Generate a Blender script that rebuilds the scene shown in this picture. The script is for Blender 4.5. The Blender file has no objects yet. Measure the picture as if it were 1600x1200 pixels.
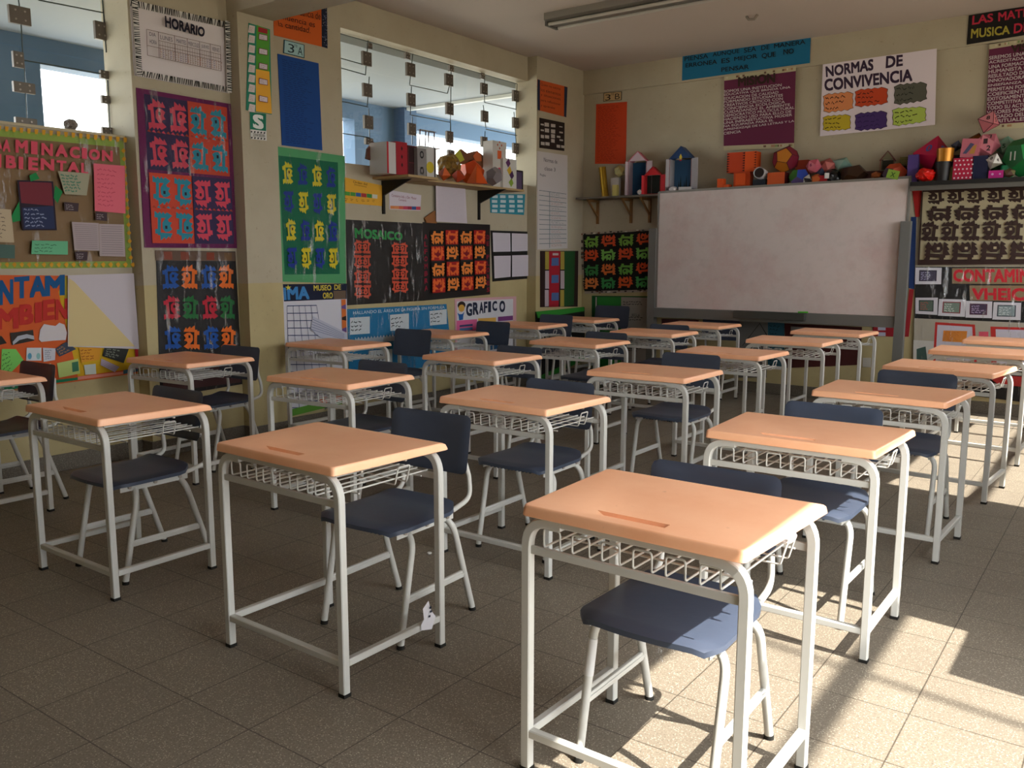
import bpy, bmesh, math, random
from mathutils import Vector, Matrix
from mathutils.geometry import tessellate_polygon
R=random.Random(7)
C=bpy.context.scene.collection
sc=bpy.context.scene
# ---------------------------------------------------------------- camera
F,PIT,YAW,ROLL,CH=1352.008,-0.14349071,-0.62868717,0.00174363,1.37744766
_fw=Vector((math.cos(PIT)*math.sin(YAW),math.cos(PIT)*math.cos(YAW),math.sin(PIT)))
_r0=Vector((math.cos(YAW),-math.sin(YAW),0)); _u0=_r0.cross(_fw)
_r=_r0*math.cos(ROLL)+_u0*math.sin(ROLL); _u=-_r0*math.sin(ROLL)+_u0*math.cos(ROLL)
_o=Vector((0,0,CH))
cd=bpy.data.cameras.new('camera'); cam=bpy.data.objects.new('camera',cd); C.objects.link(cam)
cam.matrix_world=Matrix(((_r.x,_u.x,-_fw.x,0),(_r.y,_u.y,-_fw.y,0),(_r.z,_u.z,-_fw.z,CH),(0,0,0,1)))
cd.sensor_width=36; cd.lens=F/1600*36; cd.clip_start=.02; sc.camera=cam
def on(u,v,ax,val):
    "the point of the plane axis=val that photo pixel (u,v) shows"
    d=_fw+_r*((u-800)/F)-_u*((v-600)/F); i='xyz'.index(ax)
    return _o+d*((val-_o[i])/d[i])
# ---------------------------------------------------------------- materials
_M={}
K=1.0
def lin(h):
    h=h.lstrip('#'); out=[]
    for i in (0,2,4):
        c=int(h[i:i+2],16)/255; out.append(c/12.92 if c<=.04045 else ((c+.055)/1.055)**2.4)
    return (*out,1)
def mat(h,rough=.75,metal=0,spec=.35,noise=0,bump=0,nscale=8):
    k=(h,rough,metal,spec,noise,bump,nscale,K)
    if k in _M: return _M[k]
    m=bpy.data.materials.new('paint_'+h.lstrip('#')); m.use_nodes=True; n=m.node_tree; b=n.nodes['Principled BSDF']
    cK=tuple(x*K for x in lin(h)[:3])+(1,); b.inputs['Base Color'].default_value=cK; b.inputs['Roughness'].default_value=rough
    b.inputs['Metallic'].default_value=metal; b.inputs['Specular IOR Level'].default_value=spec
    if noise or bump:
        g=n.nodes.new('ShaderNodeNewGeometry'); t=n.nodes.new('ShaderNodeTexNoise'); t.inputs['Scale'].default_value=nscale; t.inputs['Detail'].default_value=5
        tc=n.nodes.new('ShaderNodeTexCoord'); n.links.new(tc.outputs['Object'],t.inputs['Vector'])
        if noise:
            mx=n.nodes.new('ShaderNodeMix'); mx.data_type='RGBA'; c=cK
            mx.inputs[6].default_value=tuple(x*(1-noise) for x in c[:3])+(1,); mx.inputs[7].default_value=tuple(min(1,x*(1+noise)) for x in c[:3])+(1,)
            n.links.new(t.outputs['Fac'],mx.inputs[0]); n.links.new(mx.outputs[2],b.inputs['Base Color'])
        if bump:
            bp=n.nodes.new('ShaderNodeBump'); bp.inputs['Strength'].default_value=bump; bp.inputs['Distance'].default_value=.01
            n.links.new(t.outputs['Fac'],bp.inputs['Height']); n.links.new(bp.outputs['Normal'],b.inputs['Normal'])
    _M[k]=m; return m
def nodes(name):
    m=bpy.data.materials.new(name); m.use_nodes=True; n=m.node_tree; return m,n,n.nodes['Principled BSDF']
def mathn(n,op,a,b=None):
    x=n.nodes.new('ShaderNodeMath'); x.operation=op
    for i,v in enumerate((a,b)):
        if v is None: continue
        if isinstance(v,(int,float)): x.inputs[i].default_value=v
        else: n.links.new(v,x.inputs[i])
    return x.outputs[0]
def mixc(n,f,a,b):
    x=n.nodes.new('ShaderNodeMix'); x.data_type='RGBA'
    for i,v in ((0,f),(6,a),(7,b)):
        if isinstance(v,(tuple,int,float)): x.inputs[i].default_value=v
        else: n.links.new(v,x.inputs[i])
    return x.outputs[2]
def noise(n,vec,scale,detail=4,rough=.5):
    t=n.nodes.new('ShaderNodeTexNoise'); t.inputs['Scale'].default_value=scale; t.inputs['Detail'].default_value=detail; t.inputs['Roughness'].default_value=rough
    n.links.new(vec,t.inputs['Vector']); return t.outputs['Fac']
def ramp(n,f,a,b):
    x=n.nodes.new('ShaderNodeMapRange'); n.links.new(f,x.inputs[0]); x.inputs[1].default_value=a; x.inputs[2].default_value=b; x.clamp=True; return x.outputs[0]
def wall_mat():
    m,n,b=nodes('two_tone_wall_paint'); g=n.nodes.new('ShaderNodeNewGeometry'); P=g.outputs['Position']
    s=n.nodes.new('ShaderNodeSeparateXYZ'); n.links.new(P,s.inputs[0])
    w=noise(n,P,6,3); zz=mathn(n,'ADD',s.outputs[2],mathn(n,'MULTIPLY',w,.02))
    up=mathn(n,'GREATER_THAN',zz,1.205)
    st=ramp(n,noise(n,P,1.7,6,.6),.35,.7)
    c=mixc(n,up,lin('#b2a378'),lin('#ada38d')); c2=mixc(n,up,lin('#a5966c'),lin('#a39882'))
    col=mixc(n,st,c,c2); sp=ramp(n,noise(n,P,38,2),.70,.74)
    col=mixc(n,mathn(n,'MULTIPLY',sp,.35),col,lin('#7a6c55'))
    n.links.new(col,b.inputs['Base Color']); b.inputs['Roughness'].default_value=.62; b.inputs['Specular IOR Level'].default_value=.3
    bp=n.nodes.new('ShaderNodeBump'); bp.inputs['Strength'].default_value=.15; bp.inputs['Distance'].default_value=.01
    n.links.new(noise(n,P,14,5),bp.inputs['Height']); n.links.new(bp.outputs[0],b.inputs['Normal']); return m
def floor_mat(name='terrazzo_tiles',tile=True,dark=1.0):
    m,n,b=nodes(name); g=n.nodes.new('ShaderNodeNewGeometry'); P=g.outputs['Position']
    s=n.nodes.new('ShaderNodeSeparateXYZ'); n.links.new(P,s.inputs[0]); T=.3118
    def k(c): return tuple(x*dark for x in lin(c)[:3])+(1,)
    fine=noise(n,P,150,4,.7); v=n.nodes.new('ShaderNodeTexVoronoi'); v.inputs['Scale'].default_value=125; n.links.new(P,v.inputs['Vector'])
    col=mixc(n,ramp(n,fine,.35,.68),k('#665c50'),k('#8c8272'))
    col=mixc(n,mathn(n,'MULTIPLY',mathn(n,'LESS_THAN',v.outputs['Distance'],.24),.60),col,k('#cfc6b0'))
    v2=n.nodes.new('ShaderNodeTexVoronoi'); v2.inputs['Scale'].default_value=75; n.links.new(P,v2.inputs['Vector'])
    col=mixc(n,mathn(n,'MULTIPLY',mathn(n,'LESS_THAN',v2.outputs['Distance'],.17),.5),col,k('#463d35'))
    col=mixc(n,mathn(n,'MULTIPLY',ramp(n,noise(n,P,1.3,5,.65),.4,.75),.28),col,k('#5f554b'))
    if tile:
        tx=mathn(n,'DIVIDE',mathn(n,'SUBTRACT',s.outputs[0],-1.719),T); ty=mathn(n,'DIVIDE',mathn(n,'SUBTRACT',s.outputs[1],1.784),T)
        def line(t):
            f=mathn(n,'FRACT',t); return mathn(n,'MINIMUM',f,mathn(n,'SUBTRACT',1,f))
        d=mathn(n,'MINIMUM',line(tx),line(ty)); ln=ramp(n,d,.0085,.0045)
        cb=n.nodes.new('ShaderNodeCombineXYZ'); n.links.new(mathn(n,'FLOOR',tx),cb.inputs[0]); n.links.new(mathn(n,'FLOOR',ty),cb.inputs[1])
        wn=n.nodes.new('ShaderNodeTexWhiteNoise'); n.links.new(cb.outputs[0],wn.inputs['Vector'])
        col=mixc(n,mathn(n,'MULTIPLY',wn.outputs['Value'],.16),col,k('#5b5249'))
        col=mixc(n,mathn(n,'MULTIPLY',ln,.75),col,k('#2c231b'))
    n.links.new(col,b.inputs['Base Color']); b.inputs['Specular IOR Level'].default_value=.4
    n.links.new(mathn(n,'ADD',.42,mathn(n,'MULTIPLY',noise(n,P,3,4),.25)),b.inputs['Roughness']); return m
def glass_mat():
    m=bpy.data.materials.new('window_glass'); m.use_nodes=True; n=m.node_tree; n.nodes.clear()
    o=n.nodes.new('ShaderNodeOutputMaterial'); t=n.nodes.new('ShaderNodeBsdfTransparent'); t.inputs[0].default_value=(.9,.94,.95,1)
    g=n.nodes.new('ShaderNodeBsdfGlossy'); g.inputs['Roughness'].default_value=.03; mx=n.nodes.new('ShaderNodeMixShader'); mx.inputs[0].default_value=.07
    n.links.new(t.outputs[0],mx.inputs[1]); n.links.new(g.outputs[0],mx.inputs[2]); n.links.new(mx.outputs[0],o.inputs[0]); return m
def film_mat():
    m=bpy.data.materials.new('clear_plastic_film'); m.use_nodes=True; n=m.node_tree; n.nodes.clear()
    o=n.nodes.new('ShaderNodeOutputMaterial'); t=n.nodes.new('ShaderNodeBsdfTransparent'); t.inputs[0].default_value=(.95,.95,.95,1)
    g=n.nodes.new('ShaderNodeBsdfGlossy'); g.inputs['Roughness'].default_value=.10; mx=n.nodes.new('ShaderNodeMixShader'); mx.inputs[0].default_value=.055
    tc=n.nodes.new('ShaderNodeTexCoord'); mp=n.nodes.new('ShaderNodeMapping'); mp.inputs['Scale'].default_value=(9,9,1.6); mp.inputs['Rotation'].default_value=(.5,.4,.2)
    n.links.new(tc.outputs['Object'],mp.inputs[0]); f=noise(n,mp.outputs[0],3.0,5,.6); st=noise(n,mp.outputs[0],2.2,6,.62); fc=mathn(n,'ADD',mathn(n,'MULTIPLY',ramp(n,st,.56,.66),.34),.010); n.links.new(fc,mx.inputs[0])
    bp=n.nodes.new('ShaderNodeBump'); bp.inputs['Strength'].default_value=1; bp.inputs['Distance'].default_value=.05; n.links.new(f,bp.inputs['Height']); n.links.new(bp.outputs[0],g.inputs['Normal'])
    n.links.new(t.outputs[0],mx.inputs[1]); n.links.new(g.outputs[0],mx.inputs[2]); n.links.new(mx.outputs[0],o.inputs[0]); return m
def board_mat():
    m,n,b=nodes('stained_whiteboard'); g=n.nodes.new('ShaderNodeNewGeometry'); P=g.outputs['Position']
    a=ramp(n,noise(n,P,2.2,7,.68),.46,.72); c=mixc(n,mathn(n,'MULTIPLY',a,.55),lin('#c6b9b4'),lin('#b58e8a'))
    a2=ramp(n,noise(n,P,7,6,.7),.5,.72); c=mixc(n,mathn(n,'MULTIPLY',a2,.25),c,lin('#98928c'))
    n.links.new(c,b.inputs['Base Color']); b.inputs['Roughness'].default_value=.3; b.inputs['Specular IOR Level'].default_value=.5; return m
def desktop_mat():
    m,n,b=nodes('peach_plastic_desktop'); tc=n.nodes.new('ShaderNodeTexCoord'); oi=n.nodes.new('ShaderNodeObjectInfo')
    v=n.nodes.new('ShaderNodeVectorMath'); n.links.new(tc.outputs['Object'],v.inputs[0]); n.links.new(oi.outputs['Location'],v.inputs[1])
    f=noise(n,v.outputs[0],5,5,.6); c=mixc(n,ramp(n,f,.3,.75),lin('#fcbf96'),lin('#f3ae83'))
    f2=ramp(n,noise(n,v.outputs[0],45,3),.72,.76); c=mixc(n,mathn(n,'MULTIPLY',f2,.25),c,lin('#a86c4c'))
    n.links.new(c,b.inputs['Base Color']); b.inputs['Roughness'].default_value=.40; b.inputs['Specular IOR Level'].default_value=.5
    bp=n.nodes.new('ShaderNodeBump'); bp.inputs['Strength'].default_value=.08; bp.inputs['Distance'].default_value=.002
    n.links.new(noise(n,tc.outputs['Object'],220,2),bp.inputs['Height']); n.links.new(bp.outputs[0],b.inputs['Normal']); return m
WALL=wall_mat(); FLOOR=floor_mat(); SKIRT=floor_mat('terrazzo_skirting',False,.6); GLASS=glass_mat(); FILM=film_mat(); BOARD=board_mat(); TOP=desktop_mat()
CEIL=mat('#b8aca3',.8,noise=.04,nscale=2)
METAL=mat('#b9b7b0',.38,0,.5,noise=.05,nscale=20)
SEAT=mat('#3b4353',.42,0,.45,noise=.06,nscale=30,bump=.05)
RUB=mat('#15130f',.8); GREY=mat('#70706c',.45,.4); STEEL=mat('#a39a90',.35,.6); BLK=mat('#141210',.6)
# ---------------------------------------------------------------- mesh helpers
class MB:
    def __init__(s): s.v=[];s.f=[];s.m=[];s.mats=[]
    def mi(s,m):
        if m not in s.mats: s.mats.append(m)
        return s.mats.index(m)
    def add(s,vs,fs,m):
        o=len(s.v); s.v+= [tuple(x) for x in vs]; k=s.mi(m)
        for f in fs: s.f.append(tuple(i+o for i in f)); s.m.append(k)
    def box(s,a,b,m,M=None,bev=0):
        x0,y0,z0=(min(a[i],b[i]) for i in range(3)); x1,y1,z1=(max(a[i],b[i]) for i in range(3))
        if bev:
            bm=bmesh.new(); bmesh.ops.create_cube(bm,size=1)
            for v in bm.verts: v.co=Vector(((x0+x1)/2+v.co.x*(x1-x0),(y0+y1)/2+v.co.y*(y1-y0),(z0+z1)/2+v.co.z*(z1-z0)))
            bmesh.ops.bevel(bm,geom=bm.edges[:],offset=bev,segments=2,affect='EDGES',profile=.6)
            vs=[v.co.copy() for v in bm.verts]; fs=[[v.index for v in f.verts] for f in bm.faces]; bm.free()
        else:
            vs=[Vector(p) for p in ((x0,y0,z0),(x1,y0,z0),(x1,y1,z0),(x0,y1,z0),(x0,y0,z1),(x1,y0,z1),(x1,y1,z1),(x0,y1,z1))]
            fs=[(0,3,2,1),(4,5,6,7),(0,1,5,4),(1,2,6,5),(2,3,7,6),(3,0,4,7)]
        if M: vs=[M@v for v in vs]
        s.add(vs,fs,m)
    def sweep(s,path,prof,ref,m,cap=True):
        n=len(path); k=len(prof); vs=[];fs=[]; ref=Vector(ref)
        P=[Vector(p) for p in path]
        for i in range(n):
            t=(P[min(i+1,n-1)]-P[max(i-1,0)]).normalized()
            a=ref.cross(t)
            if a.length<1e-5: a=Vector((1,0,0)).cross(t)
            a.normalize(); b=t.cross(a)
            for (x,y) in prof: vs.append(P[i]+a*x+b*y)
        for i in range(n-1):
            for j in range(k):
                j2=(j+1)%k; fs.append((i*k+j,i*k+j2,(i+1)*k+j2,(i+1)*k+j))
        if cap: fs.append(tuple(range(k))[::-1]); fs.append(tuple((n-1)*k+j for j in range(k)))
        s.add(vs,fs,m)
    def tube(s,path,r,m,seg=10,ref=(0,1,0),cap=True):
        s.sweep(path,[(math.cos(2*math.pi*i/seg)*r,math.sin(2*math.pi*i/seg)*r) for i in range(seg)],ref,m,cap)
    def sq(s,path,w,h,m,ref=(0,1,0),c=.003):
        w/=2;h/=2
        s.sweep(path,[(-w+c,-h),(w-c,-h),(w,-h+c),(w,h-c),(w-c,h),(-w+c,h),(-w,h-c),(-w,-h+c)],ref,m)
    def poly(s,pts3,m):
        pts3=[Vector(p) for p in pts3]
        tr=tessellate_polygon([pts3]); s.add(pts3,[tuple(t) for t in tr],m)
    def prism(s,pts3,d,m,m2=None):
        "polygon pts3 pushed by vector d"
        pts3=[Vector(p) for p in pts3]; n=len(pts3); d=Vector(d); q=[p+d for p in pts3]
        tr=[tuple(t) for t in tessellate_polygon([pts3])]
        s.add(pts3,tr,m); s.add(q,[t[::-1] for t in tr],m)
        s.add(pts3+q,[(i,(i+1)%n,n+(i+1)%n,n+i) for i in range(n)],m2 or m)
    def build(s,name,parent=None,smooth=None,loc=None,fix=True):
        me=bpy.data.meshes.new(name); me.from_pydata(s.v,[],s.f)
        for x in s.mats: me.materials.append(x)
        me.polygons.foreach_set('material_index',s.m)
        if fix:
            bm=bmesh.new(); bm.from_mesh(me); bmesh.ops.recalc_face_normals(bm,faces=bm.faces[:]); bm.to_mesh(me); bm.free()
        me.update()
        if smooth:
            me.polygons.foreach_set('use_smooth',[True]*len(me.polygons)); me.set_sharp_from_angle(angle=math.radians(smooth))
        o=bpy.data.objects.new(name,me); C.objects.link(o)
        if parent: o.parent=parent
        if loc: o.location=loc
        return o
def fillet(pts,r,seg=6):
    P=[Vector(p) for p in pts]; out=[P[0]]
    for i in range(1,len(P)-1):
        rr=r[i-1] if isinstance(r,(list,tuple)) else r
        a=(P[i-1]-P[i]); b=(P[i+1]-P[i]); ang=a.angle(b); d=min(rr/math.tan(ang/2),a.length*.49 if i>1 else a.length*.98,b.length*.49 if i<len(P)-2 else b.length*.98)
        p0=P[i]+a.normalized()*d; p1=P[i]+b.normalized()*d
        for k in range(seg+1):
            t=k/seg; out.append((1-t)**2*p0+2*t*(1-t)*P[i]+t*t*p1)
    out.append(P[-1]); return out
def struct(name,mb,parent=None,**k):
    o=mb.build(name,parent,**k)
    if not parent: o['kind']='structure'
    return o
def thing(name,label,cat,loc=(0,0,0),rz=0,group=None):
    o=bpy.data.objects.new(name,None); C.objects.link(o); o.empty_display_size=.1; o.location=loc; o.rotation_euler=(0,0,rz); return tag(o,label,cat,group)
def tag(o,label,cat,group=None):
    o['label']=label; o['category']=cat
    if group: o['group']=group
    return o
def copytree(o,parent=None):
    c=o.copy(); C.objects.link(c)
    if parent: c.parent=parent
    for ch in o.children: copytree(ch,c)
    return c
# ---------------------------------------------------------------- room
XL1,XP1,XC,XL2,XP2=-5.63,-5.50,-5.38,-5.46,-5.34      # left wall: low wall, pier, column, second bay, corner pier
YP1,YC0,YC1,YP2,YF=3.31,4.07,4.39,7.78,8.73
XR,YB,ZC,XO,XO2=.60,-1.6,3.48,-5.82,-5.615
WZ0,WZ1=2.185,3.235
m=MB(); m.box((XO-.3,YB,-.12),(XR+.2,YF+.2,0),FLOOR); struct('floor',m)
m=MB(); m.box((XO-.1,YB-.2,ZC),(XR+.2,YF+.2,ZC+.15),CEIL); struct('ceiling',m)
m=MB()
m.box((XO,YB,0),(XL1,YP1,WZ0),WALL); m.box((XO,YB,WZ1),(XL1,YP1,ZC),WALL)
m.box((XO,YP1,0),(XP1,YC0,ZC),WALL)
m.box((XO2,YC1,0),(XL2,YP2,WZ0-.02),WALL); m.box((XO2,YC1,WZ1),(XL2,YP2,ZC),WALL); m.box((XO2,YC1,WZ0-.02),(XL2,5.13,WZ1),WALL)
m.box((XO2,YP2,0),(XP2,YF+.15,ZC),WALL); m.box((XO,YB,WZ0),(XL1,.2,WZ1),WALL)
struct('wall_left',m)
m=MB(); m.box((XO,YC0,0),(XC,YC1,ZC),WALL); m.box((XC,YC0,3.115),(XR,YC1,ZC),WALL); struct('trim_1',m)
m=MB(); m.box((XO,YF,0),(XR+.2,YF+.15,ZC),WALL); m.box((XP2,YF-.025,3.22),(XR,YF,ZC),WALL); struct('wall_front',m)
m=MB(); m.box((XO,YB-.15,0),(XR+.2,YB,ZC),WALL); struct('wall_back',m)
# right wall with its openings (behind and beside the camera)
m=MB(); ops=[(.9,2.95,.0,2.535),(2.95,3.36,1.30,2.535),(5.36,8.35,1.30,2.46)]
x0,x1=XR,XR+.16
m.box((x0,YB,0),(x1,.9,ZC),WALL)
m.box((x0,.9,2.535),(x1,3.36,ZC),WALL); m.box((x0,2.95,0),(x1,3.36,1.30),WALL); m.box((x0,3.36,0),(x1,5.36,ZC),WALL)
m.box((x0,5.36,0),(x1,8.35,1.30),WALL); m.box((x0,5.36,2.46),(x1,8.35,ZC),WALL); m.box((x0,8.35,0),(x1,YF,ZC),WALL)
struct('wall_right',m)
m=MB()
for (a,b,z0,z1) in ops:
    m.box((x0+.02,a,z1-.03),(x0+.05,b,z1),GREY)
struct('window_3',m)
m=MB(); m.tube([(4.0,2.32,-3),(4.0,2.32,7)],.017,GREY,8,ref=(1,0,0)); struct('shadow_pole',m)  # thin unseen pole added outside for a faint blurred shadow line on the floor
m=MB(); m.box((1.95,-2,3.34),(2.005,9.5,3.40),mat('#b9b4a6')); struct('shadow_stripe_bar',m)     # unseen bar added outside to cast the dark stripe across the sunlit floor
# baseboards
def skirt(name,segs):
    m=MB()
    for a,b in segs: m.box(a,b,SKIRT,bev=.004)
    struct(name,m)
h=.113;e=.014
skirt('baseboard_left',[((XL1,YB,0),(XL1+e,YP1,h)),((XP1-.1,YP1-e,0),(XP1+e,YC0,h)),((XC-.1,YC0-e,0),(XC+e,YC1+.003,h)),((XL2,YC1,0),(XL2+e,YP2,h)),((XP2-.1,YP2-e,0),(XP2+e,YF,h))])
skirt('baseboard_front',[((XP2,YF-e,0),(XR,YF,h))])
skirt('baseboard_right',[((XR-e,3.0,0),(XR,YF,h))])
# window sills
m=MB(); m.box((XO+.0,.2,WZ0-.012),(XL1+.012,YP1,WZ0+.006),mat('#b4a88c'),bev=.003); struct('window_sill_1',m); bpy.data.objects['window_sill_1'].name='trim_3'
# ---------------------------------------------------------------- left windows: frameless panes held by metal clips
GE=mat('#23302c',.3,0,.6); CLIP=mat('#6a625a',.45,.5)
def window(name,X,cols,px,zb,zt,rows,clips,rods,sk=0):
    root=bpy.data.objects.new(name,None); C.objects.link(root); root['kind']='structure'
    ys=cols
    for i in range(len(ys)-1):
        for j in range(len(rows)-1):
            m=MB(); a,b=ys[i]+.004,ys[i+1]-.004; z0,z1=rows[j]+.002,rows[j+1]-.002
            tl=R.uniform(-.008,.008); xx=X+R.uniform(-.004,.004)
            m.add([(xx+tl,a,z0),(xx+tl,b,z0),(xx-tl,b,z1),(xx-tl,a,z1)],[(0,1,2,3)],GLASS); m.build('pane',root,fix=False)
    m=MB()
    for (u0,v0,u1,v1) in rods:
        p=on(u0,v0,'x',X+.006); q=on(u1,v1,'x',X+.006); m.tube([p,q],.0042,GE,6,ref=(1,0,0))
    m.build('pane_edge',root)
    for (u,v,w,hh) in clips:
        p=on(u,v,'x',X+.01); m=MB(); k=(p-_o).dot(_fw)/F; W=w*k*1.25; H=hh*k
        m.box((p.x-.02,p.y-W/2,p.z-H/2),(p.x+.006,p.y+W/2,p.z+H/2),CLIP,bev=.002)
        for sy in (-.22,.22):
            for szz in ((-.25,.25) if H>.05 else (0,)):
                m.tube([(p.x+.004,p.y+sy*W,p.z+szz*H),(p.x+.011,p.y+sy*W,p.z+szz*H)],.006,STEEL,8,ref=(0,0,1))
        m.build('glass_clip',root)
    return root
window('window_1',-5.79,[.2,1.0,1.75,2.47,YP1],0,WZ0,WZ1,[WZ0,2.47,2.68,WZ1],
 [(31,24,26,27),(29,93,13,24),(38,137,26,16),(41,190,26,11),(158,48,16,27),(166,117,15,12),(168,156,15,12),(168,205,14,12)],
 [(29,0,33,30),(33,38,36,95),(60,0,162,20),(160,0,166,82),(37,94,181,119),(168,125,172,203),(38,104,42,185)])
window('window_2',-5.59,[5.13,5.58,6.11,6.66,7.19,YP2],0,WZ0,WZ1,[WZ0-.02,2.46,2.73,2.98,WZ1],
 [(578,72,7,9),(573.5,92,15,21),(574.5,141,15,20),(576,191,15,20),(577,221,13,10),
  (637,87,8,10),(642,109,15,20),(643,156,14,19),(644,202,13,18),(705.5,107,8,10),(702,125,14,18),(703,170,13,18),(703,214,12,17),(705,239,12,9),
  (754.5,119,7,9),(757,139,12,17),(758,182,12,17),(757,222,11,16),(806,150,11,17),(806,192,11,16),(806,232,11,16)],
 [(530,52,808,131),(532,91,575,103),(532,106,571,117),(575,62,571,117),(577,120,574,165),(533,158,575,167),(576,170,578,228),(533,208,577,215),
  (645,84,640,132),(640,133,699,146),(699,146,704,128),(643,135,641,180),(643,180,703,191),(644,182,644,226),(705,105,703,240),(704,192,705,240),
  (757,118,757,160),(757,160,807,171),(755,164,759,200),(759,202,808,212),(758,205,756,245),(808,131,806,172),(803,175,808,245)])
# ---------------------------------------------------------------- outside gallery on the window side
BLU=mat('#486078',.6,noise=.06,nscale=3); BLU_SHADED=mat('#3b5068',.6,noise=.05,nscale=3); WHT=mat('#878c8f',.7,noise=.05,nscale=2); XG=-7.8  # the darker blue has the gallery pillar's shadow side put into the colour
m=MB(); m.box((XG-.2,-3,-.12),(XO,14,-.02),mat('#8d8778',.7)); struct('floor_gallery',m)
m=MB(); m.box((XG-.25,-3,3.24),(XO,14,3.36),WHT); m.box((XG,8.24,3.205),(XO,8.30,3.24),mat('#c9c9c2')); struct('ceiling_gallery',m)
m=MB(); m.box((XG-.2,-3,3.02),(XG,14,3.24),BLU); m.box((XG-.2,-3,0),(XG,14,1.0),BLU)
for a,b in ((-3,-2.6),(.3,.7),(3.2,3.86),(7.52,8.6),(12,14)): m.box((XG-.2,a,1),(XG,b,3.02),BLU)
m.box((XG,8.2,0),(XG+.18,8.42,3.24),BLU_SHADED); struct('wall_gallery',m)
m=MB(); m.box((-60,-60,-3.2),(XG-3,80,-3.0),mat('#a39c8c')); m.box((2.4,-60,-3.2),(60,80,-3.0),mat('#a39c8c')); struct('ground_exterior',m)
m=MB(); m.box((-26,-10,-3),(-22,16,3.1),mat('#d9d2c2'))
for y in range(-8,15,3): m.box((-22.0,y,.6),(-21.95,y+1.3,2.0),mat('#6d7c8a'))
struct('exterior_building',m)
m=MB(); m.box((XR+.16,-4,-.12),(2.4,13,-.02),floor_mat('gallery_terrazzo',True,1)); struct('floor_exterior',m)
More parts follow.
